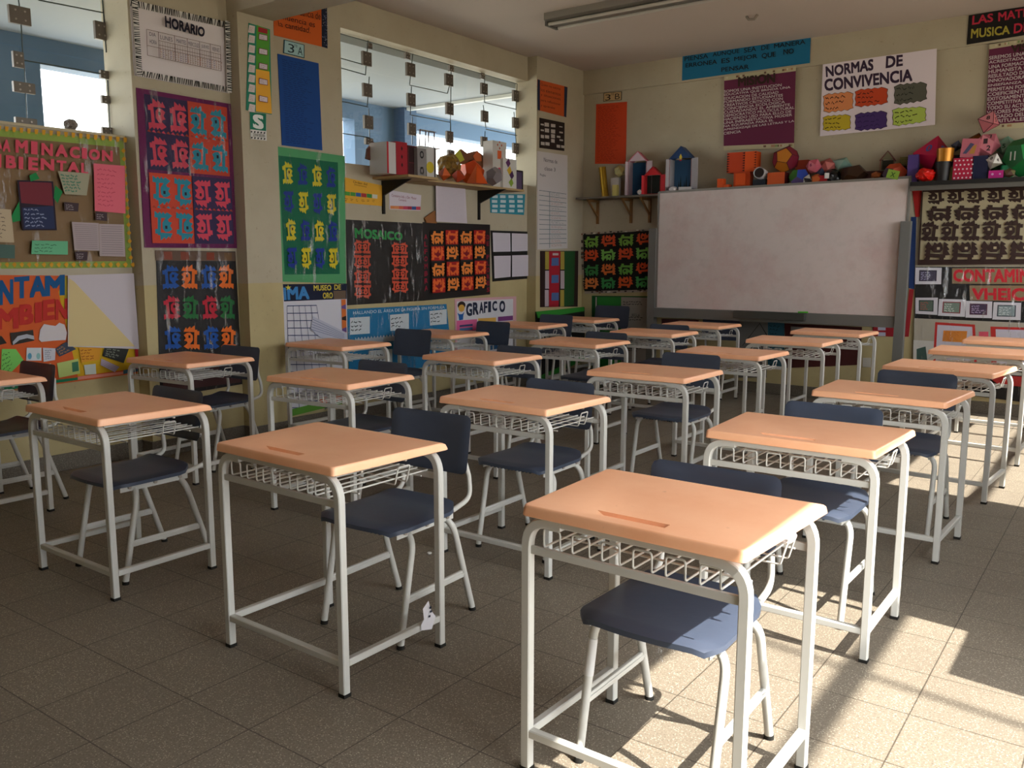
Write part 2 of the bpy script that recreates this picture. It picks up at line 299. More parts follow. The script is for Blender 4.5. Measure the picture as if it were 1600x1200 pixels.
# ---------------------------------------------------------------- student desks
def desk_proto():
    t=thing('student_desk','','desk')
    H,D=.75,.503
    def ring(hwf,hwb,yf,yb,z,r,n=5):
        cs=[(-hwf,yf),(hwf,yf),(hwb,yb),(-hwb,yb)]; out=[]
        for i,(x,y) in enumerate(cs):
            p=Vector((x,y,0)); a=Vector((*cs[i-1],0))-p; b=Vector((*cs[(i+1)%4],0))-p; p0=p+a.normalized()*r; p1=p+b.normalized()*r
            for k in range(n+1):
                s=k/n; q=(1-s)**2*p0+2*s*(1-s)*p+s*s*p1; out.append((q.x,q.y,z))
        return out
    rings=[ring(.299,.323,-.250,.250,.720,.012),ring(.3025,.3268,-.2528,.2528,.7225,.014),ring(.3020,.3264,-.2523,.2505,.729,.015),ring(.3012,.3256,-.2515,.244,.7405,.016),
           ring(.3000,.3246,-.2503,.232,.7462,.017),ring(.2982,.3228,-.2485,.222,.7489,.017),ring(.2960,.3205,-.2463,.211,.7499,.017),ring(.2935,.318,-.2438,.202,.7500,.017)]
    bm=bmesh.new(); RV=[[bm.verts.new(p) for p in r] for r in rings]; k=len(rings[0])
    for i in range(len(RV)-1):
        for j in range(k): bm.faces.new((RV[i][j],RV[i][(j+1)%k],RV[i+1][(j+1)%k],RV[i+1][j]))
    bm.faces.new(RV[0][::-1])
    g=[(-.118,-.208),(.085,-.208),(.085,-.178),(-.118,-.178)]
    G0=[bm.verts.new((x,y,.75)) for x,y in g]
    G1=[bm.verts.new(p) for p in ((-.092,-.204,.738),(.082,-.204,.738),(.082,-.182,.738),(-.092,-.182,.738))]
    for j in range(4): bm.faces.new((G0[j],G0[(j+1)%4],G1[(j+1)%4],G1[j]))
    bm.faces.new(G1)
    te=[bm.edges.get((RV[-1][j],RV[-1][(j+1)%k])) for j in range(k)]+[bm.edges.get((G0[j],G0[(j+1)%4])) for j in range(4)]
    bmesh.ops.triangle_fill(bm,use_beauty=True,edges=te)
    bmesh.ops.recalc_face_normals(bm,faces=bm.faces[:])
    me=bpy.data.meshes.new('desk_top'); bm.to_mesh(me); bm.free(); me.materials.append(TOP)
    me.polygons.foreach_set('use_smooth',[True]*len(me.polygons)); me.set_sharp_from_angle(angle=math.radians(32))
    o=bpy.data.objects.new('desk_top',me); C.objects.link(o); o.parent=t
    w=.027; X=.312-w/2
    for sy,y in ((-1,-.2405+w/2),(1,.2405-w/2)):
        for sx in (-1,1):
            m=MB(); m.sq(fillet([(sx*X,y,.008),(sx*X,y,.707),(sx*.19,y,.707)],.075,8),w,w,METAL,ref=(0,1,0)); l=m.build('leg',t,smooth=40)
            m=MB(); m.box((sx*X-.0145,y-.0145,0),(sx*X+.0145,y+.0145,.012),RUB); m.build('foot_cap',l)
        m=MB(); m.sq([(-.19,y,.7105),(.19,y,.7105)],.019,.025,METAL,ref=(0,1,0)); m.build('top_rail',t,smooth=40)
        m=MB(); m.box((-X+.013,y-.006,.6150),(X-.013,y+.006,.6365),METAL,bev=.002); m.build('basket_rail',t)
    m=MB(); m.sq([(-X+.013,-.2265,.11),(X-.013,-.2265,.11)],.024,.024,METAL,ref=(0,1,0)); m.build('stretcher',t,smooth=40)
    for sx in (-1,1):
        m=MB(); m.sq([(sx*X,-.213,.11),(sx*X,.213,.11)],.024,.024,METAL,ref=(1,0,0)); m.build('stretcher',t,smooth=40)
        m=MB(); m.sq([(sx*.262,-.213,.714),(sx*.262,.213,.714)],.016,.016,METAL,ref=(1,0,0))
        for yy in (-.1,.1): m.tube([(sx*.262,yy,.7),(sx*.262,yy,.708)],.007,STEEL,8,ref=(0,1,0))
        m.build('side_bracket',t,smooth=40)
    m=MB(); zb=.6395; r=.0029
    for i in range(6):
        a=-.302+.055+.087*i; b=a+.05
        m.tube(fillet([(a,.235,zb),(a,-.2275,zb),(a,-.2285,zb+.050),(b,-.2285,zb+.050),(b,-.2275,zb),(b,.235,zb)],[.008,.009,.009,.008],3),r,METAL,6,ref=(0,0,1))
    for yy in (-.12,0.17): m.tube([(-.27,yy,zb-.005),(.27,yy,zb-.005)],r,METAL,6,ref=(0,0,1))
    a,b=.03,.085
    m.tube(fillet([(.0,a,zb-.005),(.282,a,zb-.005),(.298,a,zb+.055),(.298,b,zb+.055),(.282,b,zb-.005),(-.282,b,zb-.005),(-.298,b,zb+.055),(-.298,a,zb+.055),(-.282,a,zb-.005),(.0,a,zb-.005)],[.01,.008,.008,.01,.01,.008,.008,.01],3),r,METAL,6,ref=(0,0.3,1))
    m.build('wire_basket',t,smooth=50)
    return t
DESKS=[(-.95,2.017,-.017),(-2.241,2.009,-.019),(-3.579,1.998,-.001),(-5.065,2.013,0),(-4.93,3.255,.063),(-3.516,3.233,.06),(-2.289,3.238,-.005),(-.976,3.231,-.001),
(-4.92,4.514,.035),(-3.52,4.492,-.001),(-2.242,4.465,.029),(-.959,4.462,-.041),(-4.899,5.709,.005),(-3.544,5.76,.015),(-2.289,5.735,-.016),(-.918,5.708,-.08),
(-4.894,6.974,.028),(-3.487,6.914,.017),(-2.237,6.892,.024),(-.883,6.853,-.054),(-4.868,7.974,.008),(-3.516,7.999,-.009),(-2.211,7.904,-.019),(-.827,7.856,-.029)]
rows={1:'rightmost row',2:'row second from the right',3:'row third from the right',4:'row along the window wall'}
place={1:(1,1),2:(2,1),3:(3,1),4:(4,1),5:(4,2),6:(3,2),7:(2,2),8:(1,2),9:(4,3),10:(3,3),11:(2,3),12:(1,3),13:(4,4),14:(3,4),15:(2,4),16:(1,4),17:(4,5),18:(3,5),19:(2,5),20:(1,5),21:(4,6),22:(3,6),23:(2,6),24:(1,6)}
on_='first second third fourth fifth sixth'.split()
special={1:'peach-topped school desk nearest the camera, its right edge in bright sunlight',2:'peach-topped desk with a torn white paper tag taped to its right stretcher',
 4:'peach-topped desk cut off by the left edge of the frame, beside the window wall'}
P0=desk_proto(); DK={}
for i,(x,y,th) in enumerate(DESKS,1):
    o=P0 if i==1 else copytree(P0)
    o.location=(x,y,0); o.rotation_euler=(0,0,th); rw,ix=place[i]; DK[i]=o
    tag(o,special.get(i,'peach-topped school desk, %s from the camera in the %s'%(on_[ix-1],rows[rw])),'desk','student desks in four rows')
# ---------------------------------------------------------------- chairs
def chair_proto():
    t=thing('school_chair','','chair')
    # seat shell
    bm=bmesh.new(); nx,ny=12,12; g=[]
    def seat(u,v,dz):
        y=-.245+v*.375-.010*(1-u*u)*max(0,1-v*4)+.012*abs(u)**3*max(0,1-v*5); w=.206-.008*v-.034*max(0,(.17-v)/.17)**2.2-.03*max(0,(v-.84)/.16)**2.2
        x=u*w; z=.447-.010*(1-u*u)*math.sin(math.pi*min(1,v*1.05))-.010*max(0,(.10-v)/.10)**2-.010*abs(u)**8+.02*max(0,(v-.85)/.15)**2
        return (x,y,z+dz)
    for dz in (0,-.015):
        g.append([[bm.verts.new(seat(-1+2*i/nx,j/ny,dz)) for i in range(nx+1)] for j in range(ny+1)])
    for L in (0,1):
        for j in range(ny):
            for i in range(nx): bm.faces.new((g[L][j][i],g[L][j][i+1],g[L][j+1][i+1],g[L][j+1][i]))
    edge=lambda G:[G[0][i] for i in range(nx)]+[G[j][nx] for j in range(ny)]+[G[ny][i] for i in range(nx,0,-1)]+[G[j][0] for j in range(ny,0,-1)]
    A,B=edge(g[0]),edge(g[1])
    for i in range(len(A)): bm.faces.new((A[i],A[(i+1)%len(A)],B[(i+1)%len(A)],B[i]))
    bmesh.ops.recalc_face_normals(bm,faces=bm.faces[:])
    me=bpy.data.meshes.new('seat'); bm.to_mesh(me); bm.free(); me.materials.append(SEAT)
    me.polygons.foreach_set('use_smooth',[True]*len(me.polygons)); me.set_sharp_from_angle(angle=math.radians(50))
    o=bpy.data.objects.new('seat',me); C.objects.link(o); o.parent=t
    s=MB()
    for i in range(12): s.box((-.11+i*.02,-.225,.410),(-.103+i*.02,-.19,.428),SEAT)
    s.build('seat_rib',o)
    # backrest: rounded slab, a little curved and leaning
    bm=bmesh.new(); nx,nz=14,10; g=[]
    def back(u,v,dy):
        r=.024; W,Hh=.200,.112; x=u*W; zz=(v*2-1)*Hh
        ax=max(0,abs(x)-(W-r)); az=max(0,abs(zz)-(Hh-r)); d=math.hypot(ax,az)
        if d>r: x=math.copysign((W-r)+ax*r/d,x); zz=math.copysign((Hh-r)+az*r/d,zz)
        y=.178+.02*(1-(x/W)**2)+(zz)*.16+dy
        if abs(u)>.999 or v<.001 or v>.999: y=.178+.02*(1-(x/W)**2)+zz*.16+.009
        return (x,y,.668+zz)
    for dy in (0,.02):
        g.append([[bm.verts.new(back(-1+2*i/nx,j/nz,dy)) for i in range(nx+1)] for j in range(nz+1)])
    for L in (0,1):
        for j in range(nz):
            for i in range(nx): bm.faces.new((g[L][j][i],g[L][j][i+1],g[L][j+1][i+1],g[L][j+1][i]))
    bmesh.ops.remove_doubles(bm,verts=bm.verts[:],dist=.0005); bmesh.ops.recalc_face_normals(bm,faces=bm.faces[:])
    me=bpy.data.meshes.new('backrest'); bm.to_mesh(me); bm.free(); me.materials.append(SEAT)
    me.polygons.foreach_set('use_smooth',[True]*len(me.polygons)); me.set_sharp_from_angle(angle=math.radians(60))
    o=bpy.data.objects.new('backrest',me); C.objects.link(o); o.parent=t
    r=.0115
    for sx in (-1,1):
        m=MB(); m.tube(fillet([(sx*.165,-.13,.425),(sx*.168,.13,.425),(sx*.172,.232,.45),(sx*.172,.222,.54),(sx*.165,.205,.6),(sx*.15,.215,.70)],[.05,.05,.08,.1],5),.010,METAL,10,ref=(1,0,0))
        m.build('back_support',t,smooth=50)
        for yt,yf in ((-.12,-.213),(.07,.213)):
            m=MB(); m.tube(fillet([(sx*.06,yt,.414),(sx*.192,yt+(yf-yt)*.12,.405),(sx*.193,yf,.006)],.075,8),.0128,METAL,12,ref=(0,1,.001)); l=m.build('leg',t,smooth=50)
            m=MB(); m.tube([(sx*.193,yf,0),(sx*.1925,yf*.993,.014)],.0146,RUB,12,ref=(0,1,0)); m.build('foot_cap',l,smooth=40)
        m=MB(); m.box((sx*.192-.006,-.180,.155),(sx*.192+.006,.170,.184),METAL,bev=.004); m.box((sx*.192-.0085,-.178,.165),(sx*.192+.0085,.168,.174),METAL,bev=.002); m.build('side_stretcher',t,smooth=40)
        m=MB(); m.box((sx*.172-.002,-.20,.395),(sx*.172+.002,.12,.425),METAL)
        for yy in (-.16,-.04,.08): m.tube([(sx*.172,yy,.412),(sx*.182,yy,.412)],.008,STEEL,8,ref=(0,0,1))
        m.build('seat_rail',t)
    m=MB()
    for yt in (-.12,.07): m.tube([(-.06,yt,.412),(.06,yt,.412)],r,METAL,12,ref=(0,1,.001))
    m.build('cross_tube',t,smooth=50)
    return t
CH_={1:(-.965,2.122,0,1),2:(-2.236,2.335,.03,1),3:(-3.6,2.10,0,1),4:(-5.135,2.2,.02,1),5:(-5.0,3.50,.05,1),6:(-3.59,3.44,0,1),7:(-2.31,3.38,.01,1),8:(-1.01,3.45,-.02,1),
9:(-4.97,5.215,.03,1.01),10:(-3.55,4.77,0,.98),11:(-2.31,4.92,-.0,1),12:(-.96,4.81,-.04,1),13:(-5.05,6.44,.02,1),14:(-3.61,6.11,.02,.99),17:(-5.0,7.47,.02,1.02),18:(-3.56,7.21,.04,.99),21:(-4.84,8.36,0,1.10),22:(-3.5,8.27,0,1.0)}
K0=chair_proto()
for n,(i,(x,y,rz,s)) in enumerate(CH_.items()):
    o=K0 if n==0 else copytree(K0)
    o.location=(x,y,0); o.rotation_euler=(0,0,rz); o.scale=(s,s,s); rw,ix=place[i]
    lab='dark slate-blue plastic school chair behind the %s desk of the %s'%(on_[ix-1],rows[rw])
    if i==1: lab='slate-blue school chair under the desk nearest the camera, sunlight across its seat'
    if i==21: lab='tall dark chair standing against the calendar board in the far corner'
    if i==4: lab='dark chair behind the desk cut off by the left frame edge'
    tag(o,lab,'chair','school chairs behind the desks')
m=MB(); TAPE=mat('#e9e4df',.5)
K=.80
# ================================================================= posters, boards and papers on the walls
def mapq(c):
    a,b,cc,d=[Vector(p) for p in c]
    return lambda s,t:(a*(1-s)+b*s)*(1-t)+(d*(1-s)+cc*s)*t
_TX={}
def textmesh(st,bold,dims=False):
    k=(st,bold)
    if k in _TX: return _TX[k] if dims else _TX[k][:2]
    cu=bpy.data.curves.new('lettering','FONT'); cu.body=st; cu.size=1; cu.offset=bold; cu.resolution_u=3; cu.fill_mode='FRONT'
    o=bpy.data.objects.new('lettering',cu); me=bpy.data.meshes.new_from_object(o)
    v=[(p.co.x,p.co.y) for p in me.vertices]; f=[tuple(q.vertices) for q in me.polygons]
    bpy.data.objects.remove(o); bpy.data.curves.remove(cu); bpy.data.meshes.remove(me)
    xs=[p[0] for p in v]; ys=[p[1] for p in v]; x0,x1,y0,y1=min(xs),max(xs),min(ys),max(ys)
    _TX[k]=([((x-x0)/(x1-x0),1-(y-y0)/(y1-y0)) for x,y in v],f,x1-x0,y1-y0); return _TX[k] if dims else _TX[k][:2]
GL=[(.02,.24),(.16,.07),(.20,.16),(.40,.03),(.43,.12),(.66,.0),(.68,.18),(.80,.18),(.80,.23),(.93,.23),(.92,.38),(.79,.38),(.76,.78),(.93,.80),(.91,1.0),(.74,.91),(.66,.98),(.54,.90),(.47,.98),(.36,.90),(.26,.97),(.0,.86),(.24,.72),(.18,.64),(.03,.62),(.14,.51),(.03,.39),(.20,.31),(.38,.29),(.53,.40),(.53,.60),(.34,.78),(.60,.78),(.65,.26)]
EYE=[(.28,.40),(.40,.40),(.40,.51),(.28,.51)]
class Sheet:
    """a flat thing fixed to a wall plane; corners given where the photo shows them, traced on to that plane"""
    def __init__(s,name,label,cat,ax,val,px,col,th=.004,group=None,gap=.002,rough=.8,root=True,parent=None,off0=None):
        s.ax,s.val=ax,val; s.n=Vector((1,0,0)) if ax=='x' else Vector((0,-1,0))
        s.c=[on(u,v,ax,val) for u,v in px]; s.k=0; s.th=th; s.gap=gap; s.full=mapq(s.c); s.off=gap+th; s.kids=[]
        s.mb=MB(); s.parts=[]; s.base=s.mb; g=s.n*gap
        back=[p+g for p in s.c]; s.mb.prism([p+s.n*th for p in back],-s.n*th,mat(col,rough)); s.name=name; s.meta=(label,cat,group)
    def lift(s): s.k+=1; return s.n*(s.off+.00025*s.k)
    def px(s,pts):
        return mapq([on(u,v,s.ax,s.val) for u,v in pts])
    def st(s,s0,t0,s1,t1,f=None):
        f=f or s.full; return lambda a,b:f(s0+(s1-s0)*a,t0+(t1-t0)*b)
    def part(s,name): s.mb=MB(); s.parts.append((name,s.mb)); return s
    def end(s): s.mb=s.base; return s
    def poly(s,f,pts,col,rough=.8):
        L=s.lift(); p2=[Vector((x,y,0)) for x,y in pts]; tr=tessellate_polygon([p2]); s.mb.add([f(x,y)+L for x,y in pts],[tuple(t) for t in tr],mat(col,rough))
    def rect(s,x0,y0,x1,y1,col,f=None): s.poly(f or s.full,[(x0,y0),(x1,y0),(x1,y1),(x0,y1)],col)
    def quad(s,pts,col): s.poly(s.px(pts),[(0,0),(1,0),(1,1),(0,1)],col)
    def pxpoly(s,pts,col):
        L=s.lift(); P=[on(u,v,s.ax,s.val) for u,v in pts]; tr=tessellate_polygon([P]); s.mb.add([p+L for p in P],[tuple(t) for t in tr],mat(col,.8))
    def text(s,f,st,col,bold=.02):
        v,fc,W_,H_=textmesh(st,0,True); L=s.lift(); bs_=min(bold*.72,.038); dx,dy=min(.16,bs_/W_),min(.1,bs_/H_)
        for q,(a,b) in enumerate((((0,0),) if bold<.012 else ((-1,-1),(1,-1),(-1,1),(1,1),(0,0)))): s.mb.add([f(.5+(x-.5)*(1-2*dx)+a*dx,.5+(y-.5)*(1-2*dy)+b*dy)+L+s.n*(q*.00012) for x,y in v],fc,mat(col,.8))
        s.k+=2 if bold>=.012 else 0
    def glyph(s,f,col,eye=None,fx=0,fy=0,rot=0,b=.006):
        def g(a,b):
            if fx: a=1-a
            if fy: b=1-b
            for _ in range(rot): a,b=1-b,a
            return f(a,b)
        L=s.lift(); tr=[tuple(t) for t in tessellate_polygon([[Vector((x,y,0)) for x,y in GL]])]
        for q,(dx,dy) in enumerate(((-b,-b),(b,-b),(-b,b),(b,b))): s.mb.add([g(.5+(x-.5)*(1-2*b)+dx,.5+(y-.5)*(1-2*b)+dy)+L+s.n*(q*.00012) for x,y in GL],tr,mat(col,.8))
        s.k+=2
        if eye: s.poly(g,EYE,eye)
    def scrib(s,f,n,col,w=.16,words=5,fillf=.75,h=.5):
        L=s.lift(); V=[];Fc=[]
        for i in range(n):
            y=(i+.5)/n; x=0; end=R.uniform(.75,1) 
            for k in range(words):
                ww=R.uniform(.5,1.1)*end/words; seg=max(3,int(5*ww*words/2)); a=x; pts=[]
                for q in range(seg+1): pts.append((a+ww*fillf*q/seg, y+ (R.uniform(-.5,.5)*h/n)))
                t=w*.5/n
                for q in range(seg):
                    (xa,ya),(xb,yb)=pts[q],pts[q+1]; o=len(V)
                    V+= [f(xa,ya-t)+L,f(xb,yb-t)+L,f(xb,yb+t)+L,f(xa,ya+t)+L]; Fc.append((o,o+1,o+2,o+3))
                x+=ww
                if x>end: break
        s.mb.add(V,Fc,mat(col,.8))
    def lines(s,f,n,col,w=.08,v=False,x0=0,x1=1):
        for i in range(n+1):
            t=i/n
            if v: s.poly(f,[(t-w/n/2,x0),(t+w/n/2,x0),(t+w/n/2,x1),(t-w/n/2,x1)],col)
            else: s.poly(f,[(x0,t-w/n/2),(x1,t-w/n/2),(x1,t+w/n/2),(x0,t+w/n/2)],col)
    def teeth(s,f,n,col,amp=.5,v=0):
        "zigzag strip"
        p=[(0,1),(0,0)]
        for i in range(n): p+=[((i+.5)/n,amp),((i+1)/n,0)]
        p.append((1,1)); s.poly(f,p,col)
    def film(s,ex=.01):
        n=22; L=s.off+.006; V=[];Fc=[]
        for j in range(n+1):
            for i in range(n+1):
                a,b=-ex+(1+2*ex)*i/n,-ex+(1+2*ex)*j/n
                d=0 if i in (0,n) or j in (0,n) else R.uniform(0,.005)+.004*abs(math.sin(a*23+b*9))
                V.append(s.full(a,b)+s.n*(L+d))
        for j in range(n):
            for i in range(n): o=j*(n+1)+i; Fc.append((o,o+1,o+n+2,o+n+1))
        m=MB(); m.add(V,Fc,FILM); s.parts.append(('plastic_film',m)); return s
    def done(s):
        o=s.base.build(s.name,fix=False); tag(o,*s.meta)
        for nm,m in s.parts:
            if m.v: m.build(nm,o,fix=False,smooth=60 if nm=='plastic_film' else None)
        s.o=o; return s
    def patch(s,name,pts,col):  # a smaller sheet stuck on: its own part
        s.part(name); s.quad(pts,col); return s.px(pts)
def tri4(px): return px
X1,XPa,XCa,X2,XPb=XL1,XP1,XC,XL2,XP2
# ---- pier between window and column
p=Sheet('timetable_poster','white timetable poster headed HORARIO with black zebra-striped border','poster','x',XPa,[(202,-1),(354,35),(357,146),(209,118)],'#e8dfe0')
Z=p.part('zebra_border')
for (s0,t0,s1,t1,n,vert) in ((0,0,1,.09,46,0),(0,.92,1,1,46,0),(0,0,.055,1,34,1),(.945,0,1,1,34,1)):
    f=p.st(s0,t0,s1,t1); p.poly(f,[(0,0),(1,0),(1,1),(0,1)],'#e6e2dc')
    for i in range(n):
        a=i/n+R.uniform(-.004,.004); w=R.uniform(.35,.6)/n; k=R.uniform(-.5,.9)/n
        q=[(a+k,0),(a+k+w,0),(a+w*.8,1),(a,1)] if not vert else [(0,a+k),(0,a+k+w),(1,a+w*.8),(1,a)]
        p.poly(f,[(min(1,max(0,x)),min(1,max(0,y))) for x,y in q],'#121110')
p.end(); p.part('lettering'); p.text(p.px([(251,26),(314,45),(313,60),(252,44)]),'HORARIO','#17152b',.05)
p.end(); f=p.px([(222.5,47.5),(338,74),(339,112.5),(224,88)])
for x in (0,.15,.36,.53,.70,.85,1): p.poly(f,[(x-.003,0),(x+.003,0),(x+.003,1),(x-.003,1)],'#5a4038')
for y in (0,.33,.5,.62,1): p.poly(f,[(.15 if y in(.33,.5) else 0,y-.008),(1,y-.008),(1,y+.008),(.15 if y in(.33,.5) else 0,y+.008)],'#6a4a3c')
for st,x0,x1 in (('LUNES',.17,.33),('MARTES',.38,.51),('MIERCOLES',.54,.69),('JUEVES',.72,.83),('VIERNES',.87,.98)): p.text(p.st(x0,.1,x1,.26,f),st,'#4a3d5c',.0)
p.text(p.st(.03,.08,.11,.22,f),'DIA','#4a3d5c',0); p.text(p.st(.03,.36,.12,.52,f),'HORA','#4a3d5c',0)
for i in range(26): x=.16+i*.0325; p.poly(f,[(x,.36),(x+.003,.36),(x+.003,1),(x,1)],'#7b5a50'); p.scrib(p.st(x+.004,.64,x+.028,.98,f),4,R.choice(['#c4713a','#6a5a9c','#9a6a50']),.3,1)
p.done()
p=Sheet('mosaic_poster','purple-edged poster of pink, teal and red bird-serpent mosaics under crinkled film, on the pier','poster','x',XPa,[(212,137),(362,163),(372,388),(225,387)],'#6f1f55')
cols=[('#d8495e','#3a2d52'),('#2f8ba0','#cf4a33')]
for q,(s0,t0,s1,t1) in enumerate(((.07,.03,.5,.5),(.5,.03,.93,.5),(.07,.52,.5,.97),(.5,.52,.93,.97))):
    fg,bg=cols[(q in(1,2))]; f=p.st(s0,t0,s1,t1); p.part('mosaic_panel'); p.poly(f,[(0,0),(1,0),(1,1),(0,1)],bg)
    for i in range(2):
        for j in range(2): p.glyph(p.st(.04+.5*i,.04+.5*j,.48+.5*i,.46+.5*j,f),fg,'#2b2431',fx=(q in(0,2)),fy=(q>1))
    for i in range(9):
        x=.02+i*.11; p.poly(f,[(x,.49),(x+.05,.46),(x+.1,.5)],fg if i%2 else '#a8402f')
p.end(); p.film().done()
p=Sheet('mosaic_poster','tall black poster of blue, orange, red and green bird mosaics, low on the pier','poster','x',XPa,[(243,391),(367,393),(378,600),(250,622)],'#191415',rough=.6)
f=p.px([(241,391),(367,394),(367,408),(242,407)]); p.part('wood_strip'); p.poly(f,[(0,0),(1,0),(1,1),(0,1)],'#6d5648')
for a in (.1,.3,.62,.85): p.poly(p.st(a,.1,a+.1,.9,f),[(0,0),(1,0),(1,1),(0,1)],R.choice(['#8c3f2a','#7a5a3a','#914a38']))
f=p.px([(249,411),(366,410),(370,552),(253,552)])
rowc=[('#1f55a5','#f07326'),('#c5283c','#1f6d35'),('#1f55a5','#f07326')]
for j in range(3):
    for i in range(4):
        p.part('mosaic_panel'); c=rowc[j][i%2]; p.glyph(p.st(.01+.25*i,.02+.335*j,.235+.25*i,.29+.335*j,f),c,'#191415',fx=(i%2==0))
p.end(); p.quad([(252,575),(372,572),(374,597),(252,612)],'#4a2c2c'); p.film().done()
# ---- column
p=Sheet('word_chart','narrow green and yellow chart of pasted word cards on the column','poster','x',XCa,[(388,36),(421,46),(424,179),(384,172)],'#2b8a6f')
p.quad([(400,39),(420,47),(420,112),(399,108)],'#5aa53a'); p.quad([(399,108),(420,112),(424,178),(399,174)],'#f0b13a'); p.quad([(402.5,42),(417,46),(417,53.5),(402.5,50)],'#a5262c')
for k in range(9):
    v=39+k*15.4; p.part('word_card'); f=p.px([(388.5,v),(397.5,v+2.2),(396.6,v+13.5),(386.5,v+11.8)]); p.poly(f,[(0,0),(1,0),(1,1),(0,1)],'#dcd2cf'); p.scrib(p.st(.12,.2,.9,.85,f),3,'#b77a70',.2,2)
for v in (52.5,75,98,122,149):
    p.part('word_card'); f=p.px([(403,v),(416.5,v+3),(416.5,v+12),(402.5,v+9.5)]); p.poly(f,[(0,0),(1,0),(1,1),(0,1)],'#7a2f45'); p.poly(p.st(.06,.1,.94,.9,f),[(0,0),(1,0),(1,1),(0,1)],'#dccfd6'); p.scrib(p.st(.15,.25,.9,.8,f),2,'#7a5a7a',.2,2)
p.done()
p=Sheet('safety_sign','green sign with a large white letter S above a small striped caption','sign','x',XCa,[(389.5,175),(415,178),(416,220),(391,217)],'#e3e2dc')
p.quad([(389.5,175),(415,178),(415,205),(390,202)],'#1d7a5f'); p.part('lettering'); p.text(p.px([(394,178),(411,180.5),(411,203),(394.5,200)]),'S','#eef2ee',.05); p.end()
f=p.px([(391,204.5),(416,207),(416,219),(391.5,216.5)])
for k in range(5): p.poly(f,[(k*.2,0),(k*.2+.1,0),(k*.2+.06,.22),(k*.2-.02 if k else 0,.22)],'#1b1b1b'); p.poly(f,[(k*.2,.78),(k*.2+.1,.78),(k*.2+.06,1),(k*.2-.02 if k else 0,1)],'#1b1b1b')
p.text(p.st(.12,.3,.88,.7,f),'ZONA SEGURA','#2a2a2a',0); p.done()
# ---- second bay, upper row
p=Sheet('proverb_poster','orange handwritten poster ending in cantidad, with a dark glitter edge, under the beam','poster','x',X2,[(427,-12),(508,6),(510,75),(427,55)],'#d96320')
p.part('glitter_edge'); f=p.px([(501,-2),(510,2),(511,76),(502,73)]); p.poly(f,[(0,0),(1,0),(1,1),(0,1)],'#1a2138')
for k in range(90): a,b=R.random()*.85,R.random()*.98; p.poly(f,[(a,b),(a+.15,b),(a+.1,b+.012)],R.choice(['#6a7fb0','#33456f','#c5c9d8']))
p.part('lettering')
for st,q in (('La calidad','ff'),): pass
p.text(p.px([(446,9),(497,21),(497,32),(446,21)]),'abundancia de','#3a1a10',.0); p.text(p.px([(433,22),(489,35),(488,44),(433,30)]),'afluencia es','#3a1a10',.0); p.text(p.px([(430,33),(482,44),(481,53),(432,42)]),'la cantidad.','#3a1a10',.0)
p.end(); p.done()
p=Sheet('class_label','pale blue scalloped card lettered 3ro A above the blue sheet','label','x',X2,[(443,62),(475,70),(475,91),(442,83)],'#1c4a58')
p.rect(.04,.05,.96,.95,'#a9cdd0'); p.text(p.st(.2,.2,.5,.85),'3','#1b2c33',0); p.text(p.st(.5,.15,.64,.35),'ro','#1b2c33',0); p.text(p.st(.67,.25,.9,.85),'A','#1b2c33',0); p.done()
p=Sheet('handwritten_sheet','tall royal blue sheet of tiny handwriting beside the second window','poster','x',X2,[(433,84),(497,99),(503,235),(440,227)],'#15478f')
p.scrib(p.st(.1,.04,.92,.97),40,'#0e2c63',.22,5); p.done()
p=Sheet('mosaic_poster','green mosaic poster with yellow and blue bird figures and a light green border','poster','x',X2,[(433,229),(538,244),(540,443),(441,440)],'#57a86f')
p.part('mosaic_panel'); f=p.px([(434,243),(527,254),(530,428),(444,429)]); p.poly(f,[(0,0),(1,0),(1,1),(0,1)],'#0c6b4a')
for j in range(4):
    for i in range(4):
        y=(i+j)%2==0; p.glyph(p.st(.04+.245*i,.04+.24*j,.22+.245*i,.235+.24*j,f),'#d8c92c' if y else '#1d3a92','#5c1f1a' if y else '#12275f',fx=(j%2==0),fy=(j%2==1))
p.end(); p.film().done()
p=Sheet('museum_poster','poster headed LIMA and MUSEO DE ORO over a gridded sheet with a folded flap','poster','x',X2,[(441,444),(541,443),(543,628),(449,650)],'#d8d6de')
f=p.px([(441,444),(541,443),(541,467),(443,471)]); p.part('header_strip'); p.poly(f,[(0,0),(1,0),(1,1),(0,1)],'#101a35'); p.text(p.st(-.02 if 0 else .0,.15,.39,.92,f),'.IMA'.replace('.',"'") if 0 else 'iMA','#3f86c4',.05)
p.poly(p.st(.03,.03,.12,.35,f),[(.5,0),(.62,.36),(1,.38),(.7,.6),(.8,1),(.5,.78),(.2,1),(.3,.6),(0,.38),(.38,.36)],'#e0cf3a'); p.text(p.st(.46,.08,.74,.42,f),'MUSEO','#d9c64a',.03); p.text(p.st(.79,.06,.9,.38,f),'DE','#d9c64a',.03); p.text(p.st(.6,.55,.76,.92,f),'ORO','#d9c64a',.03); p.poly(p.st(.77,.45,.98,1,f),[(0,0),(1,.0),(1,1),(.05,1)],'#6f5b4a')
p.part('edge_strip'); f=p.px([(532,468),(539,467.5),(541,545),(534,545)]); p.poly(f,[(0,0),(1,0),(1,1),(0,1)],'#d8722f')
for k in range(4): p.poly(p.st(0,.1+k*.23,1,.2+k*.23,f),[(0,.3),(1,0),(1,1),(0,.8)],'#6a4f8c' if k%2==0 else '#2a1a14')
p.end(); f=p.px([(447,478),(493,477),(520,640),(452,640)]); 
for k in range(6): p.poly(f,[(k*.2-.006,0),(k*.2+.006,0),(k*.2+.006,1),(k*.2-.006,1)],'#3b466e')
for k in range(15): p.poly(f,[(0,k*.07-.004),(1,k*.07-.004),(1,k*.07+.004),(0,k*.07+.004)],'#3b466e')
